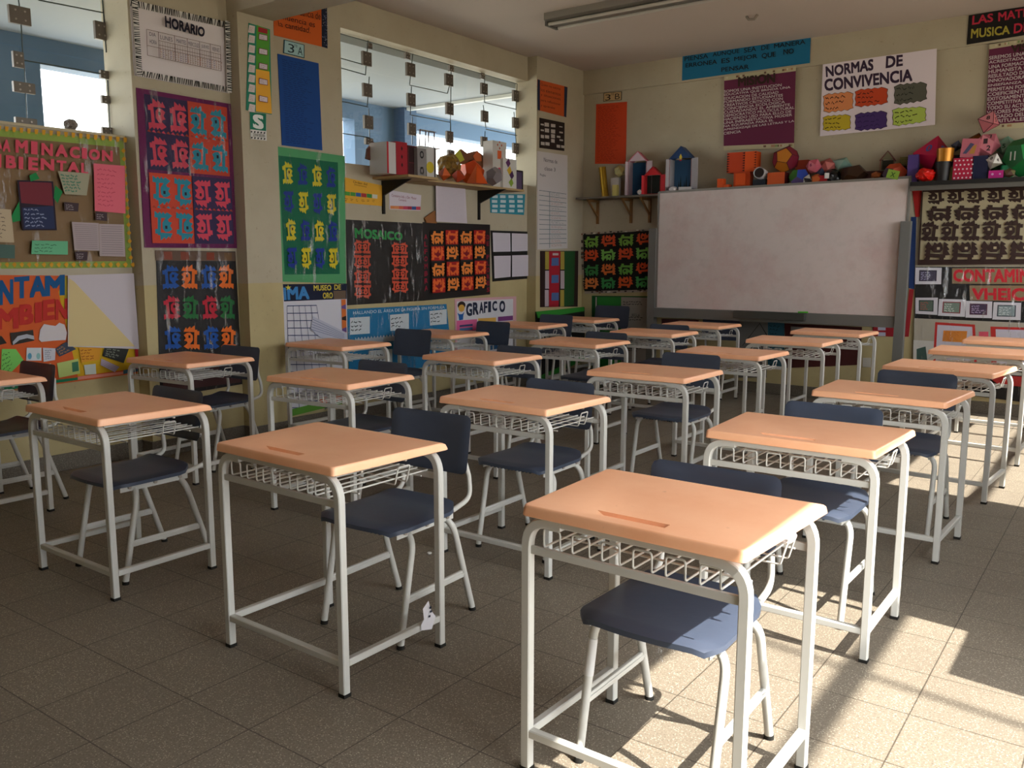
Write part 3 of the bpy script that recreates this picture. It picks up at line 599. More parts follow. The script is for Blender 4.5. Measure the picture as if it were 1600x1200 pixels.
p.part('folded_flap'); p.pxpoly([(487,494),(540,520),(541,530),(505,532),(483,514)],'#bfc0d0')
for k in range(5): p.pxpoly([(486-k*.6,498+k*4),(536,522+k*2),(536,522.6+k*2),(486-k*.6,498.8+k*4)],'#6f7694')
p.end(); p.quad([(449,640),(541,618),(543,628),(449,651)],'#5f9a34'); p.quad([(497,622),(541,612),(541,622),(498,634)],'#d0642c'); p.done()
p=Sheet('mosaic_poster','black plastic-covered poster lettered MOSAICO in green with two columns of orange mosaic squares','poster','x',X2,[(540,343),(660,349),(660,470),(542,477)],'#1c1716',rough=.35)
p.part('lettering'); p.text(p.px([(553,356),(628,363),(628,376),(554,372)]),'MOSAICO','#2f8f48',.05)
for (a,b,c,d) in ((551,374,579,467),(609,378,636,458)):
    for k in range(4):
        v0=b+(d-b)*k/4; v1=b+(d-b)*(k+1)/4; p.part('mosaic_panel'); f=p.px([(a,v0),(c,v0+.5),(c,v1),(a,v1-.3)]); fy=k%2
        p.glyph(p.st(.5,0,1.0,1,f),'#d0543a','#3a1a14',fy=fy); p.glyph(p.st(0,0,.5,1,f),'#d0543a','#3a1a14',fx=1,fy=fy)
p.end(); p.film(.0).done()
p=Sheet('mosaic_poster','black poster of sixteen red and orange mosaic squares lettered ALFOMBRAS DE FLORES down its sides','poster','x',X2,[(660,347),(765,351),(765,460),(660,470)],'#1b1614',rough=.5)
for k,ch in enumerate('ALFOMBRA'): p.text(p.px([(662,366+k*11.6),(667,366.4+k*11.3),(667,374+k*11.3),(662,374+k*11.6)]),ch,'#8f1d33',.04)
for k,ch in enumerate('DE FLORES'):
    if ch!=' ': p.text(p.px([(758.5,367+k*10.3),(763,367.3+k*10.2),(763,374+k*10.2),(758.5,374+k*10.3)]),ch,'#8f1d33',.04)
f=p.px([(669,358),(757,358.5),(757,452),(670,459)])
for j in range(4):
    for i in range(4):
        red=(i+j)%2; p.part('mosaic_panel'); g=p.st(.015+.25*i,.015+.25*j,.235+.25*i,.24+.25*j,f)
        p.poly(g,[(0,0),(1,0),(1,1),(0,1)],'#a81c1c' if red else '#1b1614'); p.glyph(g,'#ee6a2c' if red else '#f08a3a','#a81c1c' if red else '#1b1614',rot=3 if j%2==0 else 1,fy=0)
        if red: p.poly(p.st(.28,.35,.72,.78,g),[(.5,0),(1,.5),(.5,1),(0,.5)],'#8a1620')
p.end(); p.done()
p=Sheet('framed_worksheets','black-framed panel of four blank-looking worksheets beside the corner pier','poster','x',X2,[(766,360),(827.5,362),(828,435),(769,440)],'#151210')
for q in ([(769,363.5),(796.5,364.5),(797,393),(770,393.5)],[(798.5,364.5),(823.5,365.5),(824,392),(798.5,393)],[(770,400),(796.5,399.5),(796,432.5),(771,435)],[(798,399),(824,398.5),(825,431),(798,432.5)]):
    f=p.patch('worksheet',q,'#d5cdd6'); p.lines(p.st(.08,.08,.92,.92,f),14,'#b3abb8',.12)
p.end(); p.done()
p=Sheet('theory_chart','yellow chart with a coloured scale bar on the wall under the second window','poster','x',X2,[(537,277),(597,290),(596,322),(538,317)],'#e6ad35')
p.text(p.px([(551,282),(573,286),(573,290),(551,286)]),'Orden del','#4a3410',0); p.text(p.px([(553,287),(572,291),(572,294),(553,290)]),'pensamiento','#4a3410',0)
for k,c in enumerate(('#4f9a3f','#4f9a3f','#3767a8','#b13a3a','#3f8f45','#d8d6c8')):
    u=538+k*8.5; p.quad([(u,299+k*.9),(u+8,300+k*.9),(u+8,306+k*.9),(u,305+k*.9)],c)
    p.scrib(p.px([(u,309+k*.6),(u+7,310+k*.6),(u+7,315+k*.4),(u,314+k*.4)]),2,'#3a2c18',.25,1)
p.done()
p=Sheet('value_chart','small white card with a red heading and an orange to red scale strip','poster','x',X2,[(607.5,297),(657.5,305),(656,329.5),(608,327)],'#ddd2dc')
p.text(p.px([(611,303),(650,308),(650,313.5),(611,308.5)]),'Centésimo Izda. y Der. Menor','#8a2a40',0); p.text(p.px([(622,310),(634,311.5),(634,315),(622,313.5)]),'Centena','#8a2a40',0)
for k,c in enumerate(('#e08a52','#e6925a','#d9684f','#c94a63','#a8324a','#3a5a9a','#d0485a')): u=609+k*6.7; p.quad([(u,321.5+k*.2),(u+6.7,321.7+k*.2),(u+6.7,326.5+k*.3),(u,326.2+k*.3)],c)
p.done()
p=Sheet('hanging_worksheet','large lined worksheet hanging under the shelf with a wood scrap tucked behind it','poster','x',X2+.03,[(680,287),(726,293),(729,349),(681,346)],'#d6cbd2',th=.006)
p.lines(p.st(.06,.06,.94,.95),22,'#b9adb8',.1); p.part('wood_scrap'); 
m_=p.mb; q=[on(u,v,'x',X2+.012) for u,v in ((662,341),(677,329.5),(681,331),(681,349),(665,348))]; m_.prism(q,(.012,0,0),mat('#9a6436')); p.end(); p.done()
p=Sheet('word_chart','four teal strips of white word cards pasted under the shelf end','poster','x',X2,[(765,303),(820,303.5),(818,336),(766,332.5)],'#2f8fa3')
for i in range(4):
    for j in range(4):
        u=767+i*13.2+R.uniform(0,1.5); v=305+j*7.4; p.part('word_card'); p.quad([(u,v),(u+8.5,v+.3),(u+8.5,v+4.6),(u,v+4.4)],'#ccdfe3')
p.end(); p.done()
p=Sheet('problem_poster','long blue poster titled HALLANDO with white problem sheets under the mosaics','poster','x',X2,[(542,483),(697,475),(706,566),(545,594)],'#1c78a8')
p.part('lettering'); p.text(p.px([(551,485),(694,476.5),(694,482),(551,491.5)]),'HALLANDO EL ÁREA DE LA FIGURA SIN FORMULA','#cfe0ea',.01)
for q,sc_ in (([(546,496.5),(577,494.5),(577,521),(546,523)],'#20242c'),([(608.5,492),(638,489.5),(638,515),(609,517)],'#20242c'),([(670,486),(697,483),(697,506),(671,508.5)],'#20242c'),([(576,548),(612,545),(612,575),(576,579)],'#20242c')):
    f=p.patch('problem_sheet',q,'#d3dce0'); p.scrib(p.st(.05,.15,.9,.85,f),3,sc_,.24,3)
p.part('paper_strip'); p.teeth(p.px([(554,527),(640,520),(640,530),(554,538)]),18,'#b8c6d2',.35); p.end(); p.film(0).done()
p=Sheet('bar_chart_poster','white pink-edged poster headed GRAFICO with a drawn child beside the title','poster','x',X2,[(710,467),(806,463),(806,548),(711,567)],'#d9a7ad')
p.quad([(713,471),(801,467),(801,543),(714,560)],'#dad9de')
p.part('lettering')
for ch,u0,u1,v0,v1 in (('G',727.5,737,474,494),('R',738,747,472.5,492),('A',748,754.5,472,490),('F',755,760.5,471.5,489),('I',761.5,766,471,488),('C',768,775.5,470.5,486),('O',779,788,470,488)):
    p.text(p.px([(u0,v0),(u1,v0-.4),(u1,v1-.4),(u0,v1)]),ch,'#18233f',.05)
p.part('drawn_child'); circ=lambda n=14:[(.5+.5*math.cos(6.2832*k/n),.5+.5*math.sin(6.2832*k/n)) for k in range(n)]
p.poly(p.px([(713.5,471),(726,470.5),(726,483),(713.5,483.5)]),circ(),'#2a1612'); p.poly(p.px([(715,476),(724.5,475.5),(724.5,487),(715,487.5)]),circ(),'#d9a545'); p.poly(p.px([(713,487),(724,486.5),(724,500),(714,500.5)]),[(0,.1),(.3,.3),(.7,.3),(1,.05),(.85,.5),(.8,.95),(.2,1),(.15,.5)],'#1f5fa8')
for q,c in (([(712,501),(744,498.5),(744,516),(712,518)],'#e0669a'),([(745.5,497.5),(773.5,496),(773.5,503),(745.5,505)],'#dfae4f'),([(776.5,495),(800,493),(800,500),(776.5,502)],'#7a3a7a')): p.patch('note_card',q,c)
p.end(); p.quad([(716.5,508),(737,506),(737,509),(716.5,511)],'#32406f'); p.quad([(716.5,513),(737,511),(737,515),(716.5,517)],'#4a7ab0')
for k in range(6): p.quad([(746+k*8,543-k*1.4),(752+k*8,542-k*1.4),(752+k*8,549-k*1.4),(746+k*8,550-k*1.4)],R.choice(['#32406f','#b14a5a','#e8e8ea','#2f6a9a']))
p.done()
# ---- corner pier
p=Sheet('proverb_poster','small orange handwritten poster with glitter side edges on the corner pier','poster','x',XPb,[(839,124),(886,136),(883.5,183),(840.5,172)],'#cf5a22')
for q in ([(839,124),(843,125),(843,173),(839.5,172)],[(881,135),(886,136.5),(884,183.5),(880.5,182)]): p.part('glitter_edge'); p.quad(q,'#202a44')
p.part('lettering')
for k,st in enumerate(('Quien no estima','los elementos','y situaciones','para reflexionar','y aprender')): p.text(p.px([(844,129+k*8.3),(843+32-(k==4)*8,137+k*8.1-(k==4)*2),(875-(k==4)*8,142+k*8.1-(k==4)*2),(844,134+k*8.3)]),st,'#4a1c10',0)
p.end(); p.done()
p=Sheet('concept_map','dark brown sheet with rows of small white cards on the corner pier','poster','x',XPb,[(842.5,184),(881.5,192),(881,236),(842.5,231)],'#241611')
for (u,v,w_,h_) in ((844,193,5,2.5),(850,191.5,7,6),(860,193.5,7,5),(873,197,5,1.6),(844,202,5,2.5),(850.5,200.5,6.5,6),(860,202,6.5,6),(873,205.5,5.5,2.4),(844,210.5,5,5),(850.5,211,6.5,5),(860,209.5,6,6),(869,212,5.5,3),(844,221.5,6,5),(851,222,6.5,5),(860,217,5.5,5.5),(873,217.5,5.5,2.5),(868.5,226,5.5,4.5),(875.5,227,5,4)):
    p.part('word_card'); p.quad([(u,v),(u+w_,v+.8),(u+w_,v+h_+.8),(u,v+h_)],'#c2b8b0')
p.end(); p.done()
p=Sheet('rules_list','tall white ruled list of rows on the corner pier','poster','x',XPb,[(839,236),(886,243),(886,388),(839,390)],'#cfc8c6')
p.text(p.px([(849,246),(870,250),(870,256),(849,252.5)]),'Normas de','#3a3440',0); p.text(p.px([(850,260),(867,262.5),(867,268),(850,266)]),'clase 3','#3a3440',0)
p.text(p.px([(843,271),(852,272.5),(852,277),(843,275.5)]),'Reglas','#3a3440',0); f=p.px([(841.5,297),(884,303),(884,386),(841.5,388)])
for k in range(12): p.poly(f,[(0,k/12),(1,k/12),(1,k/12+.008),(0,k/12+.008)],'#3f5f6a')
p.poly(f,[(.36,0),(.38,0),(.38,1),(.36,1)],'#6a7a80')
for k in range(12): p.scrib(p.st(.42,k/12+.02,.97,(k+1)/12-.015,f),2,'#b0625a' if k%3 else '#54606c',.2,4)
p.done()
p=Sheet('striped_chart','brown, red and green striped chart with blue squares on the corner pier','poster','x',XPb,[(843.5,392),(903,392),(902,479),(843.5,480)],'#2b1512')
p.quad([(857,392.5),(875,392.5),(872,479.5),(857,480)],'#a8182a'); p.quad([(881,392.5),(898,392.5),(896,477),(880,478.5)],'#1c4d22')
for q in ((851,857),(875,881)):
    p.part('side_strip'); a,b=q; p.quad([(a,393),(b,393),(b,421),(a,421)],'#a8963e'); p.quad([(a,423),(b,423),(b,451),(a,451)],'#b9a8ae'); p.quad([(a-.5,453),(b-.5,453),(b-.5,478.5),(a-.5,479)],'#a8963e' if a>860 else '#b9a8ae')
for v in (403,430,457.5): p.part('picture_square'); p.quad([(861,v),(872,v-.4),(872,v+12),(860.5,v+12.4)],'#4f6a9c')
p.part('name_strip'); p.quad([(862.5,395.5),(871.5,395.5),(871.5,399),(862.5,399)],'#c9b3b3'); p.end(); p.done()
# shallow box stand in the corner with a green cloth edge
m=MB(); q=[on(u,v,'x',XPb+.03) for u,v in ((836,487),(911,480),(912,560),(838,595))]; m.prism(q,(.02,0,0),mat('#14120f')); o=m.build('draped_board'); tag(o,'black board with a green paper edge leaning on the corner pier behind the desks','board')
m=MB(); m.prism([on(u,v,'x',XPb+.055) for u,v in ((836.5,487),(911,479.5),(911.5,486),(840,497))],(.012,0,0),mat('#2f8a2c')); m.prism([on(u,v,'x',XPb+.055) for u,v in ((838,590),(912,555),(912,562),(838,598))],(.012,0,0),mat('#2f8a2c')); m.build('green_edge',o)
# ---- low wall under window 1
p=Sheet('pollution_board','brown kraft board headed CONTAMINACION AMBIENTAL in pink letters, green and yellow border, under plastic','notice board','x',X1,[(-150,188),(191,220),(204.5,418),(-150,421)],'#8f7250',th=.012)
p.part('border_strip'); 
for q in ([(-150,188),(191,220),(192,231),(-150,200)],[(-150,411),(204,408),(204.5,418),(-150,421)],[(184,220),(191,220),(204.5,418),(196,418)]): p.quad(q,'#9bb552')
for k in range(30):
    u=-130+k*11.5; p.pxpoly([(u-3,197+u*.094),(u+3,197.6+u*.094),(u+2,205+u*.094),(u-2,205+u*.094)],'#e0a52c'); p.pxpoly([(u-3.5,413),(u+1,409.5),(u+4,413),(u+1,418)],'#e0a52c')
for k in range(14): v=236+k*12.8; u=188.5+k*.85; p.pxpoly([(u-3,v),(u+1,v-4),(u+4,v),(u+1,v+4)],'#e0a52c')
p.part('lettering')
pink='#e0566a'
for ch,u0,u1,v0,v1 in (('T',-38,-22,210,229),('A',-18,-1,213,232),('M',0,13,217,237) if 0 else ('A',0,12,218,237),('M',20,39,219,239),('I',44,54,221,241),('N',60,78,224,243),('A',82,101,226,245),('C',104,120,229,247),('I',123,131,231,248),('O',134,151,233,250),('N',154,171,235,252)): p.text(p.px([(u0,v0),(u1,v0+1.4),(u1,v1+1.4),(u0,v1)]),ch,pink,.05)
for ch,u0,u1,v0,v1 in (('M',-22,-3,240,261),('B',4,20,243,263),('I',24,31,245,264),('E',39,54,246,266),('N',58,79,248,266),('T',83,98,251,267),('A',100,118,253,270),('L',121,132,255,272)): p.text(p.px([(u0,v0),(u1,v0+1.4),(u1,v1+1.4),(u0,v1)]),ch,pink,.05)
f=p.patch('picture_card',[(21,282),(77,284),(83,360),(29,360)],'#2c2130'); p.poly(p.st(.05,.03,.95,.5,f),[(0,0),(1,0),(1,1),(0,.9)],'#7a2e3a'); p.poly(p.st(.06,.5,.95,.97,f),[(0,.1),(1,0),(1,1),(0,1)],'#2b3558'); p.scrib(p.st(.1,.55,.9,.95,f),5,'#8a93b0',.3,4)
for q in ([(40,275),(50,270),(56,280),(42,284)],[(80,290),(92,300),(84,318),(78,310)],[(12,338),(24,315),(26,345),(14,348)]): p.part('leaf_cutout'); p.quad(q,'#218a4a')
f=p.patch('note_sheet',[(140,256),(189,260),(190,334),(142,330)],'#ea6f80'); p.scrib(p.st(.1,.08,.9,.9,f),9,'#c94f63',.2,4)
for q in ([(106,347),(148,349),(149,392),(110,391)],[(148,350),(187,351),(189,401),(149,400)]): f=p.patch('typed_sheet',q,'#b5a5a6'); p.lines(p.st(.08,.08,.92,.92,f),12,'#8f8088',.22)
f=p.patch('note_sheet',[(43,376),(99,377),(99,398),(42,397)],'#6fbd8f'); p.scrib(p.st(.08,.15,.92,.9,f),3,'#3a6f52',.2,4)
for q in ([(93,316),(116,318),(115,331),(94,330)],[(142,331),(160,333),(160,346),(142,344)],[(110,393),(130,393),(129,407),(111,406)]): f=p.patch('photo_print',q,'#4a3a40'); p.scrib(p.st(.1,.2,.9,.9,f),3,'#9a8f90',.4,3)
f=p.patch('picture_card',[(83,268),(133,272),(128,306),(94,304)],'#a9a58c'); p.scrib(p.st(.05,.1,.95,.9,f),6,'#5f8a72',.5,4)
f=p.patch('note_sheet',[(-30,325),(10,328),(15,379),(-30,378)],'#c4b193'); p.scrib(p.st(.1,.1,.9,.9,f),7,'#6a5a50',.2,4); p.patch('picture_card',[(-30,381),(16,383),(16,404),(-30,402)],'#4f6a62')
p.end(); p.film(0).done()
p=Sheet('pollution_board','orange and yellow collage board lettered CONTAMINACION AMBIENTAL in blue and red, low on the wall','notice board','x',X1,[(-150,428),(200,432),(213,583),(-150,632)],'#d9612a',th=.012)
p.quad([(84,432),(200,432),(211,575),(120,588)],'#d8ac1c'); p.pxpoly([(60,430),(100,431),(84,470),(66,480)],'#d9612a'); p.quad([(96,432),(103,432),(103,470),(100,470)],'#b5a334')
p.part('lettering')
for ch,u0,u1,v0,v1 in (('O',-24,-2,440,480),('N',-3,19,438,477),('T',20,44,433,467),('A',44,70,432,465),('M',68,99,431,463)): p.text(p.px([(u0,v0),(u1,v0-2),(u1,v1-2),(u0,v1)]),ch,'#14568c',.07)
for ch,u0,u1,v0,v1 in (('M',-8,27,482,515),('B',28,50,476,508),('I',52,63,473,505),('E',64,83,469,501),('N',84,103,468,500)): p.text(p.px([(u0,v0),(u1,v0-2),(u1,v1-2),(u0,v1)]),ch,'#c22f28',.06)
p.part('cloud_cutout'); p.pxpoly([(58,530),(60,515),(66,506),(76,508),(84,509),(90,504),(98,507),(102,520),(100,531),(80,532),(62,534)],'#d8d0d2')
f=p.patch('photo_print',[(13,520),(49,515),(51,532),(16,539)],'#3a322c'); p.poly(f,[(.05,.75),(.3,.35),(.7,.3),(1,.55),(1,.9),(.7,.65),(.35,.7),(.05,1)],'#b3b6c0')
p.patch('photo_print',[(-30,520),(0,525),(8,536),(-30,545)],'#2b2624')
f=p.patch('note_cutout',[(0,545),(22,545),(34,562),(-2,598)],'#7fcf63'); p.scrib(p.st(.05,.1,.85,.9,f),5,'#3f6a34',.2,3)
f=p.patch('note_cutout',[(39,543),(62,543),(62,563),(38,563)],'#d3d9dc'); p.poly(p.st(.08,.4,.35,.9,f),circ(),'#5fa5c4'); p.poly(p.st(.65,.4,.92,.9,f),circ(),'#8fc0bf')
f=p.patch('note_cutout',[(64,543),(84,544),(83,562),(65,565)],'#cfcdd6'); p.scrib(p.st(.15,.1,.85,.9,f),5,'#7a7a8a',.3,3)
f=p.patch('photo_print',[(83,545),(100,534),(116,545),(90,557)],'#3f4a5c'); p.scrib(p.st(.1,.1,.9,.9,f),3,'#9a6f50',.5,3)
f=p.patch('note_cutout',[(86,567),(119,560),(122,583),(89,590)],'#bfcf7a'); p.quad([(109,566),(119,564),(120,579),(110,581)],'#3f7a5c')
f=p.patch('note_cutout',[(120,543),(155,542),(152,562),(124,566)],'#df9a2a'); p.scrib(p.st(.05,.1,.95,.9,f),4,'#8f4a1a',.25,3)
f=p.patch('photo_print',[(160,542),(198,545),(190,567),(157,556)],'#30302c'); p.scrib(p.st(.1,.1,.9,.9,f),4,'#7a7f72',.5,3)
f=p.patch('note_cutout',[(128,570),(146,568),(147,584),(130,585)],'#cfd6cc'); f=p.patch('note_cutout',[(155,560),(183,573),(176,581),(154,570)],'#c5b5c4'); p.lines(f,4,'#8f7fa0',.2)
f=p.patch('note_cutout',[(67,570),(76,567),(76,585),(67,587)],'#b8c4a2')
p.part('border_strip'); p.quad([(-150,620),(118,589),(118,593),(-150,632)],'#1d7a52'); p.quad([(118,588),(189,580),(189,584),(118,593)],'#e8917e'); p.quad([(189,578),(212,574),(212,580),(189,584)],'#2f5568'); p.quad([(207,541),(212,545),(213,575),(209,576)],'#b5202a')
p.part('folded_sheet'); p.k+=8; p.quad([(102,430),(205,427),(213.5,545),(102,541)],'#cfc6cd'); p.pxpoly([(103,434),(112,440),(207,541),(103,540.5)],'#dcc691')
p.end(); p.done()
# ================================================================= front wall
YW=YF; YB2=YF-.025
p=Sheet('class_label','small cream card lettered 3ro B above the orange sheet','label','y',YW,[(943.5,145.5),(972,143),(971.5,156.5),(943,159)],'#20201c')
p.rect(.03,.05,.97,.95,'#c9a878'); p.text(p.st(.1,.2,.4,.9),'3','#221a14',0); p.text(p.st(.42,.12,.58,.35),'ro','#221a14',0); p.text(p.st(.64,.2,.9,.85),'B','#221a14',0); p.done()
p=Sheet('handwritten_sheet','tall orange-red sheet of small handwriting above the corner shelf','poster','y',YW,[(932,163),(980,159),(978,256),(930,256)],'#d4461c')
p.scrib(p.st(.06,.04,.94,.97),36,'#8c2a10',.22,5); p.done()
p=Sheet('mosaic_poster','black poster of green and orange bird mosaics with a newsprint border, left of the whiteboard','poster','y',YW,[(907,364),(1026,357),(1024,456),(914,459)],'#b3a493')
for k in range(60):
    a=R.random(); b=R.choice([R.uniform(0,.05),R.uniform(.95,.99)]); p.rect(a*.97,b,a*.97+.03,b+.02,R.choice(['#3a2f2a','#7a4a3a','#e0d8c8','#5a5a50']))
for k in range(24): b=R.random()*.95; p.rect(.0,b,.04,b+.025,R.choice(['#3a2f2a','#7a4a3a','#5a5a50']))
p.quad([(913,367),(1026,360),(1024,452),(915,455)],'#120e0d'); f=p.px([(914,367),(1022,361),(1021,452),(916,455)])
gc=[['#7fb04a','#e2562c','#7fb04a','#e2562c'],['#e2562c','#7fc05a','#e2562c','#7fc05a'],['#3f8a4a','#e8783a','#6fb04a','#f0582c'],['#f08a4a','#3f9a54','#e8602c','#4fa85a']]
for j in range(4):
    for i in range(4): p.part('mosaic_panel'); yy=(0,.24,.5,.735)[j]; p.glyph(p.st(.0+.255*i,yy+.02,.225+.255*i,yy+.24,f),gc[j][i],'#120e0d',rot=3 if j%2==0 else 1,fx=i%2)
p.end(); p.done()
p=Sheet('calendar_board','green and white calendar board standing behind the tall chair','board','y',YW,[(925,462),(1020,463),(1014,622),(925,618)],'#1c5a2c')
p.quad([(931,464),(933,464),(931,615),(929,615)],'#b8b4aa'); p.quad([(934,464),(971,464),(971,600),(934,600)],'#2f8a3a'); p.quad([(971,464),(1015,465),(1011,600),(971,600)],'#a59c90')
f=p.px([(974,470),(1012,470),(1010,590),(974,590)]); 
for k in range(5): p.scrib(p.st(0,k*.2,1,k*.2+.06,f),2,'#3a362f',.3,7)
p.text(p.px([(988,490),(1000,490.5),(1000,495),(988,494.5)]),'REGLA','#26221f',0); p.done()
p=Sheet('proverb_banner','long blue banner reading PIENSA AUNQUE SEA DE MANERA ERRONEA','banner','y',YB2,[(1067,87),(1267,57),(1265.5,98.5),(1066,126)],'#156f97',th=.006)
p.part('lettering')
for st,q in (('PIENSA',[(1070,89),(1107,84),(1107,91),(1070,96)]),('AUNQUE',[(1114,82.5),(1156,76.5),(1156,84),(1114,90)]),('SEA',[(1163,75.5),(1182,72.5),(1182,80),(1163,83)]),('DE',[(1190,72),(1203,70),(1203,77),(1190,79)]),('MANERA',[(1210,69),(1259,62),(1259,69),(1210,76)]),
 ('ERRONEA',[(1072,99.5),(1121,93),(1121,100),(1072,106)]),('ES',[(1128,92),(1141,90.5),(1141,98),(1128,99.5)]),('MEJOR',[(1148,89.5),(1184,84.5),(1184,93),(1148,97.5)]),('QUE',[(1191,84),(1213,81),(1213,90),(1191,93)]),('NO',[(1225,77.5),(1241,76),(1241,84),(1225,86)]),('PENSAR',[(1128,106),(1171,101),(1171,108),(1128,113)])):
    p.text(p.px(q),st,'#10191f',.015)
p.end(); p.done()
def speech(name,label,px,head,lines,q0,bg='#6b2546'):
    p=Sheet(name,label,'poster','y',YB2,px,'#c9bf9c'); p.rect(.0,.055,1,.94,bg)
    for k in range(30): a=R.random()*.95; b=R.choice([.01,.955]); p.rect(a,b,a+.03,b+.025,R.choice(['#8aa36a','#b58a6a','#7a5a4a','#d8cdb0']))
    p.part('lettering'); p.text(p.px(head[1]),head[0],'#3a241c',.05)
    (a,b,c,d)=q0; n=len(lines); f=p.px(q0)
    for k,(st,w_) in enumerate(lines): w_=min(.99,.046*len(st)) if w_==.98 else w_; p.text(p.st(0.01,(k+.08)/n,w_,(k+.86)/n,f),st,'#d8c6ca',.02)
    p.end(); p.done()
speech('mission_poster','purple poster headed MISION with white capital lettering','' or [(1132,120),(1244,104),(1241,231),(1131,235)],('MISION',[(1154,121),(1212,114),(1212,129),(1154,136)]),
 [('SOMOS UNA INSTITUCION',.82),('EDUCATIVA QUE BRINDA UNA',.94),('EDUCACION DE CALIDAD',.78),('FORMANDO ESTUDIANTES',.84),('CREATIVOS CRITICOS CON',.84),('CONCIENCIA ECOLOGICA',.87),('CUIDADANDO EL AMBIENTE',.94),('DEMOCRATICO MULTICULTURAL',1.0),('HACIENDO USO PARA ELLO DE',.96),('UNA INFRAESTUCTIVA MODER',.97),('NA EQUIPADA PARA EL',.72),('APRENDIZAJE DE LAS LETRAS Y LA',1.0),('CIENCIA',.26)],
 [(1131,141),(1243,128),(1242,198),(1131,212)])
speech('vision_poster','purple poster headed VISION at the right edge of the frame',[(1546,70),(1665,50),(1660,196),(1540,203)],('VISION',[(1580,71),(1640,62),(1640,75),(1580,83)]),
 [(x,.98) for x in ('SEREMOS UNA INSTITUCION','ACREDITADA QUE BRINDE','UNA FORMACION INTEGRAL','HUMANISTA CIENTIFICA','RESULTADO DE ESTRATEGIAS','INNOVADORAS PARA LA','ENSEÑANZA Y QUE LES','PERMITAN FORMAR','COEFICIENTES LIDERES','EXITOSAMENTE CON LA','COMPETITIVA DANDO','TODO SU ACTUAR','VALORES MORALES Y','CUIDADO DEL AMBIENTE','ESPIRITUALES')],
 [(1545,88),(1660,73),(1656,185),(1541,195)])
p=Sheet('rules_poster','white poster headed NORMAS DE CONVIVENCIA with six coloured cloud notes','poster','y',YB2,[(1286,101),(1464,76),(1461,195),(1281.5,213)],'#efe2ea')
p.part('lettering'); p.text(p.px([(1290,104),(1365,92),(1365,110),(1291,121)]),'NORMAS','#3a2740',.045); p.text(p.px([(1385,88),(1411,85.5),(1411,103),(1384,107)]),'DE','#3a2740',.045); p.text(p.px([(1288,124),(1426,107.5),(1426,127),(1289,143)]),'CONVIVENCIA','#3a2740',.045)
CL=[(0,.12)]+[(x,.0 if k%2 else .06) for k,x in enumerate((.1,.2,.3,.4,.5,.6,.7,.8,.9))]+[(1,.15),(.97,.35),(1,.55),(.97,.75),(1,.9)]+[(x,1.0 if k%2 else .93) for k,x in enumerate((.9,.8,.7,.6,.5,.4,.3,.2,.1))]+[(0,.88),(.03,.7),(0,.5),(.03,.3)]
for q,c,tc in (([(1286,147),(1334,142),(1334,172),(1287,178)],'#e8925c','#3a1c10'),([(1336,140),(1388,135),(1388,163),(1336,169)],'#cf4a22','#4a1a10'),([(1397,132),(1449,127),(1449,158),(1397,166)],'#5c5c50','#2e2e28'),([(1286,181),(1330,178),(1330,203),(1286,206)],'#cdb52a','#3a300f'),([(1336,177),(1387,172),(1387,201),(1336,206)],'#4a3070','#33205a'),([(1394,169),(1448,166),(1448,191),(1395,199)],'#b9cf5c','#3a3a14')):
    p.part('cloud_note'); f=p.px(q); p.poly(f,CL,'#2b1f1c'); p.poly(p.st(.015,.02,.985,.98,f),CL,c); p.scrib(p.st(.08,.1,.92,.9,f),3,tc,.2,4)
p.end(); p.done()
p=Sheet('maths_banner','black banner lettered LAS MATEMATICAS in red and MUSICA in yellow at the upper right','banner','y',YB2,[(1514,24.5),(1700,-7),(1698,39),(1510.5,70)],'#15100f',th=.006)
p.part('lettering')
for st,q,c in (('LAS',[(1520,25),(1552,21),(1552,34),(1519,39.5)],'#cf2f48'),('MATEMATICAS',[(1560,20),(1690,-1),(1690,11),(1560,34)],'#cf2f48'),('MUSICA',[(1518,45.5),(1578,40),(1578,53.5),(1517,60.5)],'#b8ab42'),('DEL ALMA',[(1585,37.5),(1680,24),(1680,36),(1584,53)],'#cf2f48')): p.text(p.px(q),st,c,.03)
p.end(); p.done()
# cloth mosaic right of the whiteboard
p=Sheet('mosaic_cloth','large brown and cream bird-serpent mosaic hanging right of the whiteboard','wall hanging','y',YW-.02,[(1442,291),(1700,284),(1698,412),(1434,414)],'#35201a',th=.008)
f=p.px([(1443,296),(1700,289),(1698,409),(1437,411)]); cream='#b3a684'
p.rect(.0,.035,1,.955,cream,f); 
rowsy=[(0.0,.21,1,33),(.215,.44,3,46),(.43,.71,0,34),(.71,.985,1,46)]
for j,(t0,t1,rot,w_) in enumerate(rowsy):
    n=int(260/w_)+1
    for i in range(n):
        s0=(i*w_-(8 if j==2 else 0))/260+.03; s1=s0+w_/260*.95
        if s1>1: continue
        p.part('mosaic_panel') if i<1 else None
        fx,fy,r_=((0,1,0),(0,0,3),(0,0,0),(0,0,1))[j]
        s_a=max(s0,.002); p.glyph(p.st(s_a,t0,s1,t1,f),'#35201a',cream,fx=fx,fy=fy,rot=r_,b=.014)
p.end(); p.done()
p=Sheet('traffic_board','black plastic-covered board lettered CONTAMINACION VEHICULAR in red, right of the whiteboard','notice board','y',YW-.004,[(1431,417),(1690,417),(1690,470),(1690,600)][:2]+[(1690,640),(1427,606)],'#1a1716',th=.01)
for q,st,l in (([(1488,419),(1690,419),(1690,445),(1488,443)],'CONTAMINACION',[(1490,421),(1688,419),(1688,443),(1490,440)]),([(1515,446),(1690,446),(1690,473),(1516,469)],'VEHICULAR',[(1519,450),(1680,450),(1680,472),(1519,468)])):
    p.part('kraft_strip'); p.quad(q,'#8f7858'); p.text(p.px(l),st if st!='VEHICULAR' else 'VHEICULAR','#cf2330',.06)
